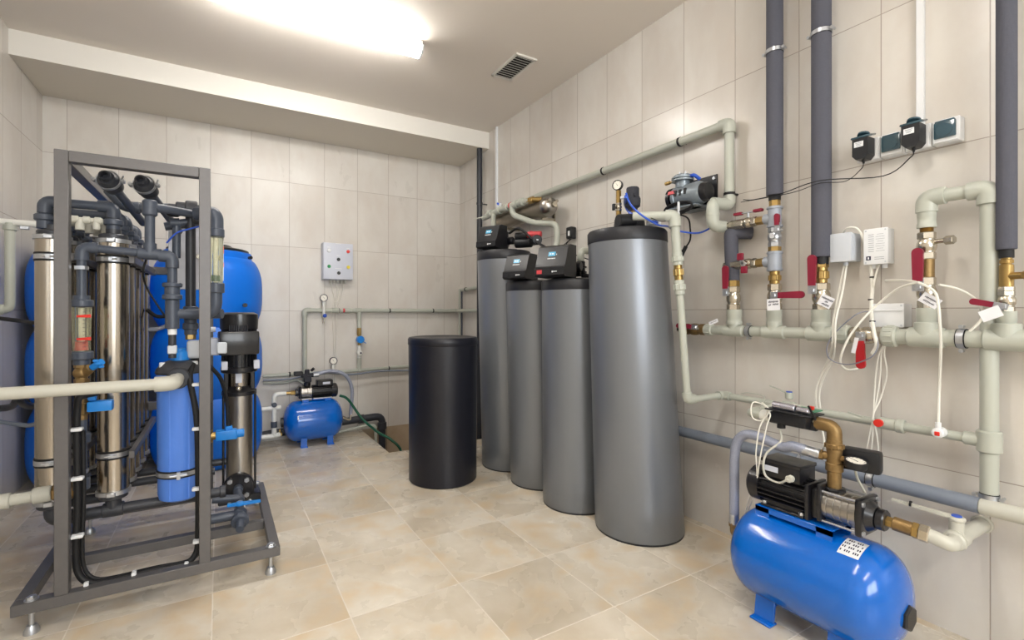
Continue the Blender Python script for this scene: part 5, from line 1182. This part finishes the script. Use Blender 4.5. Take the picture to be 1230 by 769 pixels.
for k in range(5): an = 2*PI*k/5; hw.box(c+V((.0, .0, 0))+V((.4, -.2, -.5)).normalized()*.015*math.cos(an)+V((0, -.9, .3)).normalized()*.015*math.sin(an), (.018, .012, .010), bev=.003)
part('hand_wheel', hw, M_blu2, t, 'blue hand wheel')
part('bronze_body', MB().cyl((xr, YFp, zz(478)), (xr, YFp, zz(505)), .018, n=14, bev=.003).hexn((xr, YFp, zz(484)), (xr, YFp, zz(498)), .024), M_bronze, t)
part('riser_pipe', MB().cyl((xr, YFp, zz(460)), (xr, YFp, zz(480)), .0175, n=14).cyl((xr, YFp, zz(504)), (xr, YFp, zz(586)), .0175, n=18), M_pvc, t)
part('coupling', MB().cyl((xr, YFp, zz(520)), (xr, YFp, zz(532)), .028, n=20, bev=.004), M_pvc, t); part('coupling', MB().cyl((xr, YFp, zz(574)), (xr, YFp, zz(588)), .026, n=20, bev=.003), M_pvc, t)
part('solenoid_coil', MB().box((xr+.06, YFp-.02, zz(488)), (.075, .045, .038), bev=.005, seg=2).box((xr+.035, YFp-.02, zz(478)), (.025, .025, .02), bev=.003), M_blu2, t, 'blue solenoid coil')
clp = MB()
for y_ in (322, 566): clp.band((xr, YFp, zz(y_)), (0, 0, 1), .0175, .014, .004, 20); clp.box((xr+.0, YFp-.024, zz(y_)), (.03, .01, .012))
part('pipe_clamp', clp, M_zinc, t)
# tee assembly right
t = thing('tee_line', 'grey plastic tee pipe with big union in the middle of the frame top', 'pipe', (xr3, YFp, fp(207, 400).z))
zz3 = lambda py: fp(207, py).z
ztop_ = fp(180, 248).z
part('pipe', MB().tube([(xr2, YFp, z1_-.012), (xr3, YFp, z1_-.02), (xr3, YFp, zz3(395))], .0175, 18, fillet=.03).tube([(xr2, YFp, z1_-.012), (xr2, YFp, ztop_), (xr2+.20, YFp+.12, ztop_)], .0175, 18, fillet=.02), M_pvc, t)
part('tee', MB().cyl((xr2, YFp, ztop_-.04), (xr2, YFp, ztop_+.025), .026, n=20, bev=.006), M_pvc, t); part('tee', MB().cyl((xr2-.04, YFp, z1_-.012), (xr2+.04, YFp, z1_-.014), .023, n=20, bev=.003).cyl((xr2, YFp, z1_+.03), (xr2, YFp, z1_-.02), .023, n=20), M_pvc, t)
part('elbow', MB().tube([(xr3-.045, YFp, z1_-.018), (xr3, YFp, z1_-.02), (xr3, YFp, z1_-.065)], .024, 18, fillet=.03), M_pvc, t)
part('union_nut', MB().cyl((xr3, YFp, zz3(340)), (xr3, YFp, zz3(345)), .035, n=26, bev=.003).cyl((xr3, YFp, zz3(344)), (xr3, YFp, zz3(355)), .027, n=26).cyl((xr3, YFp, zz3(354)), (xr3, YFp, zz3(360)), .035, n=26, bev=.003), M_pvc, t)
part('tee_body', MB().cyl((xr3, YFp, zz3(360)), (xr3, YFp, zz3(395)), .025, n=22, bev=.003).tube([(xr3, YFp, zz3(377)), (xr3+.09, YFp+.02, zz3(377))], .020, 16), M_pvc, t)
part('white_plug', MB().cyl((xr3, YFp, zz3(395)), (xr3, YFp, zz3(402)), .016, n=16), M_wht, t, 'white plug')
part('stem_pipe', MB().cyl((xr3, YFp, zz3(402)), (xr3, YFp, zz3(430)), .014, n=14), M_pvcd, t)
part('sensor', MB().box((xr3, YFp-.0, zz3(420)), (.032, .03, .035), bev=.003), M_grybox, t)
# top union cluster
t = thing('union_cluster', 'dark grey plastic unions and pipes meeting behind the top right corner of the frame', 'pipe fittings', (-.08, 2.5, 1.4))
yc_ = 2.46; fq = lambda px, py: onY(px, py, yc_)
p1 = fq(200, 252); p2 = fq(226, 251); p3 = fq(246, 252)
part('union', MB().cyl(p1, p3, .020, n=18).cyl(p2-V((.045, 0, 0)), p2+V((.03, 0, 0)), .027, n=22, bev=.004).cyl(p2+V((-.01, 0, 0)), p2+V((.035, 0, 0)), .036, n=26, bev=.004).cyl(p1, p1+V((.05, 0, 0)), .028, n=20, bev=.008), M_pvcd, t)
part('rear_pipe', MB().tube([fq(190, 243)+V((0, .2, 0)), fq(246, 249)+V((0, .2, .02))], .017, 14).tube([fq(195, 268)+V((0, .1, 0)), fq(243, 262)+V((0, .1, 0))], .018, 14).tube([fq(212, 310), fq(212, 268), fq(246, 266)], .016, 14, fillet=.02).cyl(fq(205, 268), fq(216, 268), .021, n=16), M_pvc, t)
part('lower_union', MB().cyl(fq(230, 263), fq(246, 263), .027, n=20, bev=.004), M_pvcd, t)
# black vertical pipe px 228
xx_ = fq(229, 300).x
t = thing('riser_pipe', 'black vertical pipe with tee and brass nut just left of the right frame post', 'pipe', (xx_, yc_, fq(229, 400).z))
zf = lambda py: fq(229, py).z
part('pipe', MB().cyl((xx_, yc_, zf(258)), (xx_, yc_, zf(375)), .0195, n=18), M_pvcd, t)
part('tee', MB().cyl((xx_, yc_, zf(368)), (xx_, yc_, zf(384)), .028, n=20, bev=.004).cyl((xx_, yc_, zf(384)), (xx_, yc_, zf(402)), .024, n=18).cyl((xx_, yc_, zf(388)), (xx_, yc_, zf(396)), .030, n=20, bev=.004).cyl((xx_, yc_, zf(377)), (xx_+.12, yc_-.05, zf(377)), .021, n=16), M_pvc, t)
part('brass_nut', MB().hexn((xx_, yc_, zf(401)), (xx_, yc_, zf(408)), .020), M_brass, t)
pb_ = fq(235, 419); t2 = thing('grey_switch_box', 'rounded light grey electrical box beside the right post of the frame', 'switch box', pb_-V((0, 0, .04)))
part('housing', MB().box(pb_-V((.0, .03, 0)), (.062, .05, .078), bev=.014, seg=3), M_grybox, t2)
part('cable_entry', MB().cyl(pb_-V((.0, .03, .038)), pb_-V((.0, .03, .075)), .02, .012, n=14), M_black, t2)
part('right_stub', MB().box(pb_+V((.10, -.0, .0)), (.04, .04, .05), bev=.005), M_grybox, t2)
# gray panel behind
q1_ = onY(202, 264, 2.75); q2_ = onY(243, 348, 2.75)
t = thing('electrical_cabinet', 'pale grey electrical cabinet mounted inside the frame behind the black riser', 'cabinet', ((q1_.x+q2_.x)/2, 2.78, q2_.z))
part('door', MB().box(((q1_.x+q2_.x)/2, 2.76, (q1_.z+q2_.z)/2), (q2_.x-q1_.x, .02, q1_.z-q2_.z), bev=.003), M_panel, t)
part('cabinet', MB().box(((q1_.x+q2_.x)/2, 2.83, (q1_.z+q2_.z)/2), (q2_.x-q1_.x-.008, .13, q1_.z-q2_.z-.008), bev=.003), M_panel, t)
part('bracket', MB().box((q2_.x, 2.745, q1_.z-.17), (.05, .01, .02)).box((q2_.x+.005, 2.73, q1_.z-.17), (.02, .025, .025)), M_nick, t)
# top open ended valves
def openvalve(px, py, label, ymid, tail):
    c = onY(px, py, 2.30); t = thing('sampling_valve', label, 'valve', c-V((0, 0, .04)))
    d = (V(tail)-c).normalized()
    part('spout', MB().lathe(c, d, [(.013, 0), (.019, .0), (.019, .03), (.013, .03)], 20).lathe(c, d, [(.013, 0), (.013, .028), (0, .028)], 20), M_pvcd, t)
    part('valve_body', MB().lathe(c, d, [(0, .022), (.026, .022), (.034, .035), (.038, .055), (.038, .07), (.032, .075), (.034, .085), (.034, .10), (.02, .12), (0, .12)], 26), M_pvcd, t)
    part('tail_pipe', MB().cyl(c+d*.11, tail, .0165, n=16), M_pvc, t)
    cl = MB(); e = d.orthogonal().normalized(); e = V((1, 0, 0)); e = (e-d*e.dot(d)).normalized()
    cl.band(c+d*.045, d, .037, .012, .003, 24); 
    for s_ in (-1, 1): cl.hexn(c+d*.035+e*s_*.046, c+d*.055+e*s_*.046, .008)
    cl.tube([c+d*.045+e*.04, c+d*.02+e*.055+V((0, 0, .01))], .003, 6)
    part('clamp', cl, M_zinc, t)
openvalve(125, 210, 'dark grey open-ended plastic valve pointing forward under the top rail, left of the two', 0, onY(172, 268, 2.75))
openvalve(168, 215, 'dark grey open-ended plastic valve pointing forward under the top rail, right of the two', 0, onY(215, 278, 2.75))
p5 = onY(130, 228, 2.62); p6 = onY(150, 250, 2.62)
t = thing('collector_pipe', 'dark grey plastic collector pipe running across the top of the frame to the unions', 'pipe', (-.3, 2.6, 1.5))
part('pipe', MB().tube([p5, p6, onY(172, 250, 2.62), onY(205, 250, 2.62)], .021, 16, fillet=.03), M_pvc, t)
part('coupling', MB().cyl(onY(160, 250, 2.62), onY(168, 250, 2.62), .027, n=18, bev=.003), M_pvc, t)
cable([onY(200, 292, 2.4), onY(212, 280, 2.4), onY(228, 275, 2.4), onY(240, 272, 2.4)], .0035, M_bluh, 'thin blue tubing curling under the unions at the top of the frame', 'tubing', 'tubing')
cable([onY(180, 300, 2.45), onY(172, 325, 2.45), onY(176, 345, 2.5), onY(190, 368, 2.5), onY(204, 388, 2.5)], .004, M_rub, 'thin dark cable hanging in front of the blue vat near the vessel tops')
cable([onY(176, 372, 2.9), onY(188, 380, 2.9), onY(202, 380, 2.9)], .009, M_rub, 'thick black hose behind the vessels in front of the blue vat', 'hose', 'hose')
cable([onY(178, 396, 2.9), onY(190, 395, 2.9), onY(204, 390, 2.9)], .010, M_hose, 'pale grey hose behind the vessels in front of the blue vat', 'hose', 'hose')
# flow meter right of post
YR = 2.36; fr_ = lambda px, py: onY(px, py, YR); xm_ = fr_(259, 300).x; zr_ = lambda py: fr_(259, py).z
t = thing('flow_meter', 'clear flow meter with grey plastic elbows on the outer side of the right post', 'flow meter', (xm_, YR, zr_(382)))
part('elbow', MB().tube([(xm_-.07, YR+.04, zr_(257)), (xm_-.01, YR, zr_(257)), (xm_, YR, zr_(262)), (xm_, YR, zr_(275))], .030, 20, fillet=.03), M_pvc, t)
part('union_nut', MB().cyl((xm_, YR, zr_(275)), (xm_, YR, zr_(285)), .034, n=26, bev=.003), M_pvc, t)
part('meter_tube', MB().cyl((xm_, YR, zr_(285)), (xm_, YR, zr_(341)), .030, .027, n=26), M_glass, t, 'clear tube')
part('float', MB().cyl((xm_, YR, zr_(331)), (xm_, YR, zr_(338)), .014, n=16), M_green, t, 'green float'); part('inner_rod', MB().cyl((xm_, YR, zr_(286)), (xm_, YR, zr_(340)), .008, n=10), M_cream, t)
part('scale_plate', MB().box((xm_+.028, YR+.01, zr_(313)), (.003, .03, .17)).box((xm_+.03, YR-.003, zr_(300)), (.002, .006, .03), mi=1).box((xm_+.03, YR-.003, zr_(318)), (.002, .006, .02), mi=1), [M_pprw, M_redb], t, 'white scale with red figures')
part('union_nut', MB().cyl((xm_, YR, zr_(340)), (xm_, YR, zr_(352)), .034, n=26, bev=.003), M_pvc, t)
part('lower_elbow', MB().tube([(xm_, YR, zr_(350)), (xm_, YR, zr_(376)), (xm_-.10, YR+.05, zr_(377))], .025, 20, fillet=.05), M_pvc, t)
# blue filter
fx_ = -.146; fy_ = 2.42; frr = .083; fz = .325
t = thing('cartridge_filter', 'tall blue plastic cartridge filter housing hanging inside the frame', 'filter', (fx_, fy_, fz))
part('bowl', MB().lathe((fx_, fy_, fz), (0, 0, 1), [(0, 0), (.052, .002), (.074, .014), (.079, .035), (frr-.002, .3), (frr, .545), (0, .545)], 48), M_filt, t)
part('head', MB().lathe((fx_, fy_, fz+.535), (0, 0, 1), [(frr+.003, 0), (frr+.006, .008), (frr+.002, .02), (.066, .045), (.04, .055), (0, .055)], 36).cyl((fx_, fy_, fz+.525), (fx_+.0, fy_-.11, fz+.523), .042, n=24, bev=.004), M_pvcd, t)
part('vent_cap', MB().cyl((fx_-.0, fy_, fz+.58), (fx_-.0, fy_, fz+.63), .034, .029, n=20, bev=.006).cyl((fx_-.0, fy_, fz+.63), (fx_-.0, fy_, fz+.64), .020, n=16), M_blu2, t, 'bright blue vent cap')
mb = MB().band((fx_, fy_, .448), (0, 0, 1), .0805, .030, .003, 40, mi=1).band((fx_, fy_, .448), (0, 0, 1), .0825, .017, .003, 40, mi=0).box((fx_+.0, fy_-.09, .448), (.012, .016, .03), mi=0).cyl((fx_-.03, fy_-.091, .448), (fx_+.03, fy_-.091, .448), .005, n=8, mi=0)
part('clamp_band', mb, CL, t)
for rx in (-.03, .035): part('rib', MB().box((fx_+rx, fy_-math.sqrt(frr*frr-rx*rx)+.004, fz+.26), (.006, .006, .48)), M_filt, t)
for rx in (-.06, .055): part('bolt', MB().cyl((fx_+rx, fy_-.03, fz+.555), (fx_+rx, fy_-.03, fz+.585), .011, n=10, bev=.002), M_wht, t)
# black cable loop with clips
yc2 = YA-.03
cp = [(xr+.05, YFp-.03, zz(472)), (xr+.01, 2.27, zz(474)), onY(93, 490, 2.28), onY(92, 520, 2.28), onY(93, 600, 2.28), onY(91, 660, 2.28), onY(94, 688, 2.28), onY(108, 700, 2.27), onY(135, 697, 2.27), onY(180, 686, 2.27), onY(220, 678, 2.27), onY(235, 665, 2.28), onY(238, 640, 2.28), onY(238, 560, 2.28), onY(236, 500, 2.28), onY(228, 455, 2.32), onY(232, 438, 2.38)]
t = thing('cable_loom', 'thick black cable loom with white clips looping down and along the front base rail', 'cable', (-.3, 2.28, .12))
part('cable', MB().tube([V(p) for p in cp], .0115, 12, smooth=True), M_rub, t)
part('cable', MB().tube([V(p)+V((.016, .012, .004)) for p in cp[3:15]], .007, 10, smooth=True), M_rub, t)
for px, py, k in ((92, 516, 0), (93, 575, 0), (93, 644, 0), (104, 703, 1), (161, 691, 1), (224, 679, 1), (238, 650, 0), (237, 587, 0), (237, 515, 0), (237, 462, 0)):
    q = onY(px, py, 2.262); part('clip', MB().box(q, (.036, .03, .012) if k == 0 else (.015, .03, .028), bev=.003), M_wht, t, 'white clip')
cable([onY(252, 440, 2.5), onY(265, 455, 2.55), onY(272, 480, 2.6), onY(274, 505, 2.6), onY(275, 515, 2.6)], .009, M_rub, 'black cable from the pump box down to the blue solenoid')
qs = onY(272, 522, 2.60)
t = thing('solenoid_valve', 'blue solenoid coil on a brass valve right of the right post', 'valve', qs-V((0, 0, .03)))
part('coil', MB().box(qs+V((.0, 0, 0)), (.09, .05, .045), bev=.006, seg=2).cyl(qs+V((.04, 0, 0)), qs+V((.075, 0, 0)), .02, n=16, bev=.003).box(qs+V((.01, 0, .03)), (.03, .03, .02), bev=.003), M_blu2, t, 'blue coil')
part('brass_body', MB().hexn(qs-V((.075, 0, .03)), qs-V((.075, 0, -.03)), .02).cyl(qs-V((.09, 0, 0)), qs-V((.04, 0, 0)), .018), M_brass, t)
part('pipe', MB().cyl(qs-V((.075, 0, .03)), qs-V((.075, 0, .28)), .016, n=14).cyl(qs-V((.075, 0, -.03)), qs-V((.075, 0, -.16)), .016, n=14), M_pvcd, t)
# vertical multistage pump
vx, vy = .092, 2.90; PB = .115
t = thing('vertical_pump', 'vertical multistage pump with black motor and steel column on the right end of the frame', 'pump', (vx, vy, PB))
vd = V((-vx, -vy, 0)).normalized()   # towards the room front
F0 = V((-.08, -1, 0)).normalized(); S0 = V((0, 0, 1)).cross(F0)
zpv = lambda py: onY(288, py, vy-.06).z
part('base', MB().box((vx, vy, PB+.02), (.20, .15, .04), bev=.006).cyl((vx, vy, PB+.03), (vx, vy, PB+.085), .072, n=32, bev=.006), M_blackm, t)
fc = V((vx, vy, PB+.085))+F0*.06
part('port_flange', MB().cyl(fc, fc+F0*.03, .075, n=36, bev=.004), M_blackm, t)
bt = MB()
for k in range(4): an = PI/4+PI/2*k; q = fc+F0*.03+S0*math.cos(an)*.055+V((0, 0, math.sin(an)*.055)); bt.hexn(q, q+F0*.012, .013)
part('bolt', bt, M_zinc, t)
zc0 = PB+.10; zc1 = .675
part('column', MB().cyl((vx, vy, zc0), (vx, vy, zc1), .064, n=44), M_steelb, t)
for a_ in (-1, 1): part('tie_rod', MB().cyl((vx+a_*.075, vy-.02, PB+.05), (vx+a_*.075, vy-.02, zc1+.03), .006), M_blackm, t)
part('top_collar', MB().lathe((vx, vy, zc1), (0, 0, 1), [(.07, 0), (.084, .004), (.084, .022), (.06, .04), (.052, .05), (0, .05)], 36), M_blackm, t)
part('vent_plug', MB().sphere(V((vx, vy, zc1+.04))+F0*.062, .016, n=12), M_nick, t)
part('lantern', MB().cyl((vx, vy, zc1+.04), (vx, vy, zc1+.14), .052, n=32), M_steel, t)
part('lantern_leg', MB().box((vx-.062, vy-.01, zc1+.10), (.022, .05, .14), bev=.004).box((vx+.062, vy-.01, zc1+.10), (.022, .05, .14), bev=.004), M_blackm, t)
part('guard_plate', MB().box(V((vx, vy, zc1+.105))+F0*.054, (.03, .004, .07), R=Rz(.05)), M_panel, t)
zm0 = zc1+.135; zm1 = 1.118
mo = MB().cyl((vx, vy, zm0), (vx, vy, zm1-.07), .07, n=36)
for k in range(26): an = 2*PI*k/26; mo.box(V((vx, vy, (zm0+zm1-.08)/2+.0))+V((math.cos(an), math.sin(an), 0))*.075, (.02, .004, zm1-.09-zm0), R=Rz(an))
part('motor', mo, M_blackm, t)
part('motor_flange', MB().cyl((vx, vy, zm0-.012), (vx, vy, zm0+.02), .088, n=36, bev=.004), M_blackm, t)
part('control_cover', MB().box(V((vx, vy, zm0+.148))+F0*.06, (.188, .10, .125), bev=.014, seg=2, R=Rz(.08)), M_blackm, t)
lg = V((vx-.055, vy, zm0+.185))+F0*.1115
mb = MB()
for k in range(14):
    an = PI*2*k/14*.85; an2 = PI*2*(k+1)/14*.85
    mb.add([lg+S0*(math.cos(a_)*.018*s_+.004*math.sin(a_))+V((0, 0, math.sin(a_)*.012*s_)) for a_ in (an, an2) for s_ in (1, .65)], [[0, 1, 3, 2]])
mb.prism([(-.012, -.002), (.012, .001), (.012, .004), (-.012, .001)], lg, S0, (0, 0, 1), F0*.001)
part('emblem', mb, M_screen, t, 'small pale blue looped logo')
part('fan_cover', MB().lathe((vx, vy, zm1-.095), (0, 0, 1), [(.082, 0), (.09, .006), (.092, .05), (.09, .085), (.07, .095), (0, .095)], 40), M_blackm, t)
sl = MB()
for k in range(9): sl.box(V((vx-.04+k*.01, vy, zm1-.085))+F0*.095, (.005, .02, .035), R=Rz(.08))
part('grille', sl, M_foamd, t)
part('terminal_side', MB().box((vx-.115, vy-.03, zm0+.13), (.05, .06, .09), bev=.006).cyl((vx-.11, vy-.05, zm0+.22), (vx-.14, vy-.05, zm0+.22), .013, n=12), M_panel, t, 'grey side terminal box')
part('foot_bracket', MB().box((vx-.07, vy-.05, zm0+.03), (.03, .05, .045), bev=.003).box((vx+.08, vy-.05, zm0+.03), (.03, .05, .045), bev=.003), M_panel, t)
# valve assembly in front of pump
pa_ = fc+F0*.03; yv = pa_.y
t = thing('drain_valve', 'grey plastic drain line with blue-handled ball valve in front of the vertical pump', 'valve', (vx, 2.45, .1))
c1 = pa_; c2 = V((.085, 2.62, .19)); v1 = onZ(296, 618, .20); v1 = V((.072, 2.45, .205))
part('pipe', MB().tube([c1, c1+F0*.06, (.083, 2.62, .20), (.078, 2.40, .19)], .018, 16, fillet=.03), M_pvc, t)
part('coupling', MB().cyl(c1, c1+F0*.05, .023, n=18, bev=.003), M_pvc, t); part('coupling', MB().cyl((.083, 2.66, .2), (.082, 2.60, .2), .025, n=18, bev=.003), M_pvc, t)
vc = V((.08, 2.46, .195))
part('valve_body', MB().sphere(vc, .032, (1, 1, 1), 18).cyl(vc+V((0, .05, 0)), vc-V((0, .05, 0)), .024, n=18, bev=.003).cyl(vc, vc+V((0, 0, .045)), .014), M_pvc, t)
part('handle', MB().cyl(vc+V((0, 0, .04)), vc+V((0, 0, .055)), .02, n=14, bev=.004).prism([(-.05, -.008), (0, -.014), (.085, -.007), (.085, .007), (0, .014), (-.05, .008)], vc+V((0, 0, .042)), (1, -.1, .0), (0, 1, 0), (0, 0, .010)), M_blu2, t, 'blue lever handle')
part('union_nut', MB().cyl(vc-V((.0, .05, .003)), vc-V((.002, .075, .01)), .036, n=24, bev=.004).cyl(vc-V((0, .07, .008)), vc-V((.004, .12, .022)), .02, .016, n=18), M_pvc, t)
part('side_pipe', MB().tube([(-.03, 2.60, .235), (.082, 2.60, .22)], .018, 16), M_pvc, t); part('side_pipe', MB().tube([(-.04, 2.46, .195), (.08, 2.46, .195)], .021, 16), M_pvc, t)
part('clamp', MB().band((.082, 2.55, .2), (0, 1, 0), .019, .016, .005, 18).sphere((.125, 2.55, .215), .010, n=10).sphere((.04, 2.55, .215), .010, n=10), M_zinc, t)

GR = {'ball_valve': 'ball valves around the header pipe', 'paper_tag': 'paper tags on the valves', 'wall_socket': 'row of wall sockets', 'plug_adapter': 'plug-in power adapters',
      'softener_tank': 'row of grey jacketed tanks', 'control_valve': 'black control heads on the tanks', 'water_vat': 'blue plastic vats', 'ceiling_lamp': 'fluorescent battens',
      'sampling_valve': 'open-ended valves under the top rail', 'cable': 'loose cables', 'pressure_tank': 'blue horizontal pressure tanks', 'booster_pump': 'booster pumps on blue tanks', 'bottom_manifold': 'headers under the vessels'}
for o in list(bpy.data.objects):
    if o.parent is None and 'label' in o and 'group' not in o and o.name.split('.')[0] in GR: o['group'] = GR[o.name.split('.')[0]]
# ------------------------------------------------------------------ camera, world, render settings
sc_ = bpy.context.scene
cam = bpy.data.cameras.new('camera'); co = bpy.data.objects.new('camera', cam); COL.objects.link(co)
co.location = (0, 0, H); co.rotation_euler = (PI/2, 0, -YAW)
cam.sensor_width = 36; cam.sensor_fit = 'HORIZONTAL'; cam.lens = FPX/1230*36; cam.shift_x = (615-CX)/1230; cam.shift_y = -(384.5-CY)/1230
cam.clip_start = .02; sc_.camera = co
wd_ = bpy.data.worlds.new('world'); sc_.world = wd_; wd_.use_nodes = True
wd_.node_tree.nodes['Background'].inputs[0].default_value = (.9, .95, 1, 1); wd_.node_tree.nodes['Background'].inputs[1].default_value = .2
sc_.view_settings.view_transform = 'Standard'; sc_.view_settings.look = 'None'; sc_.view_settings.gamma = 1; sc_.view_settings.use_curve_mapping = False
sc_.view_settings.exposure = 0.5
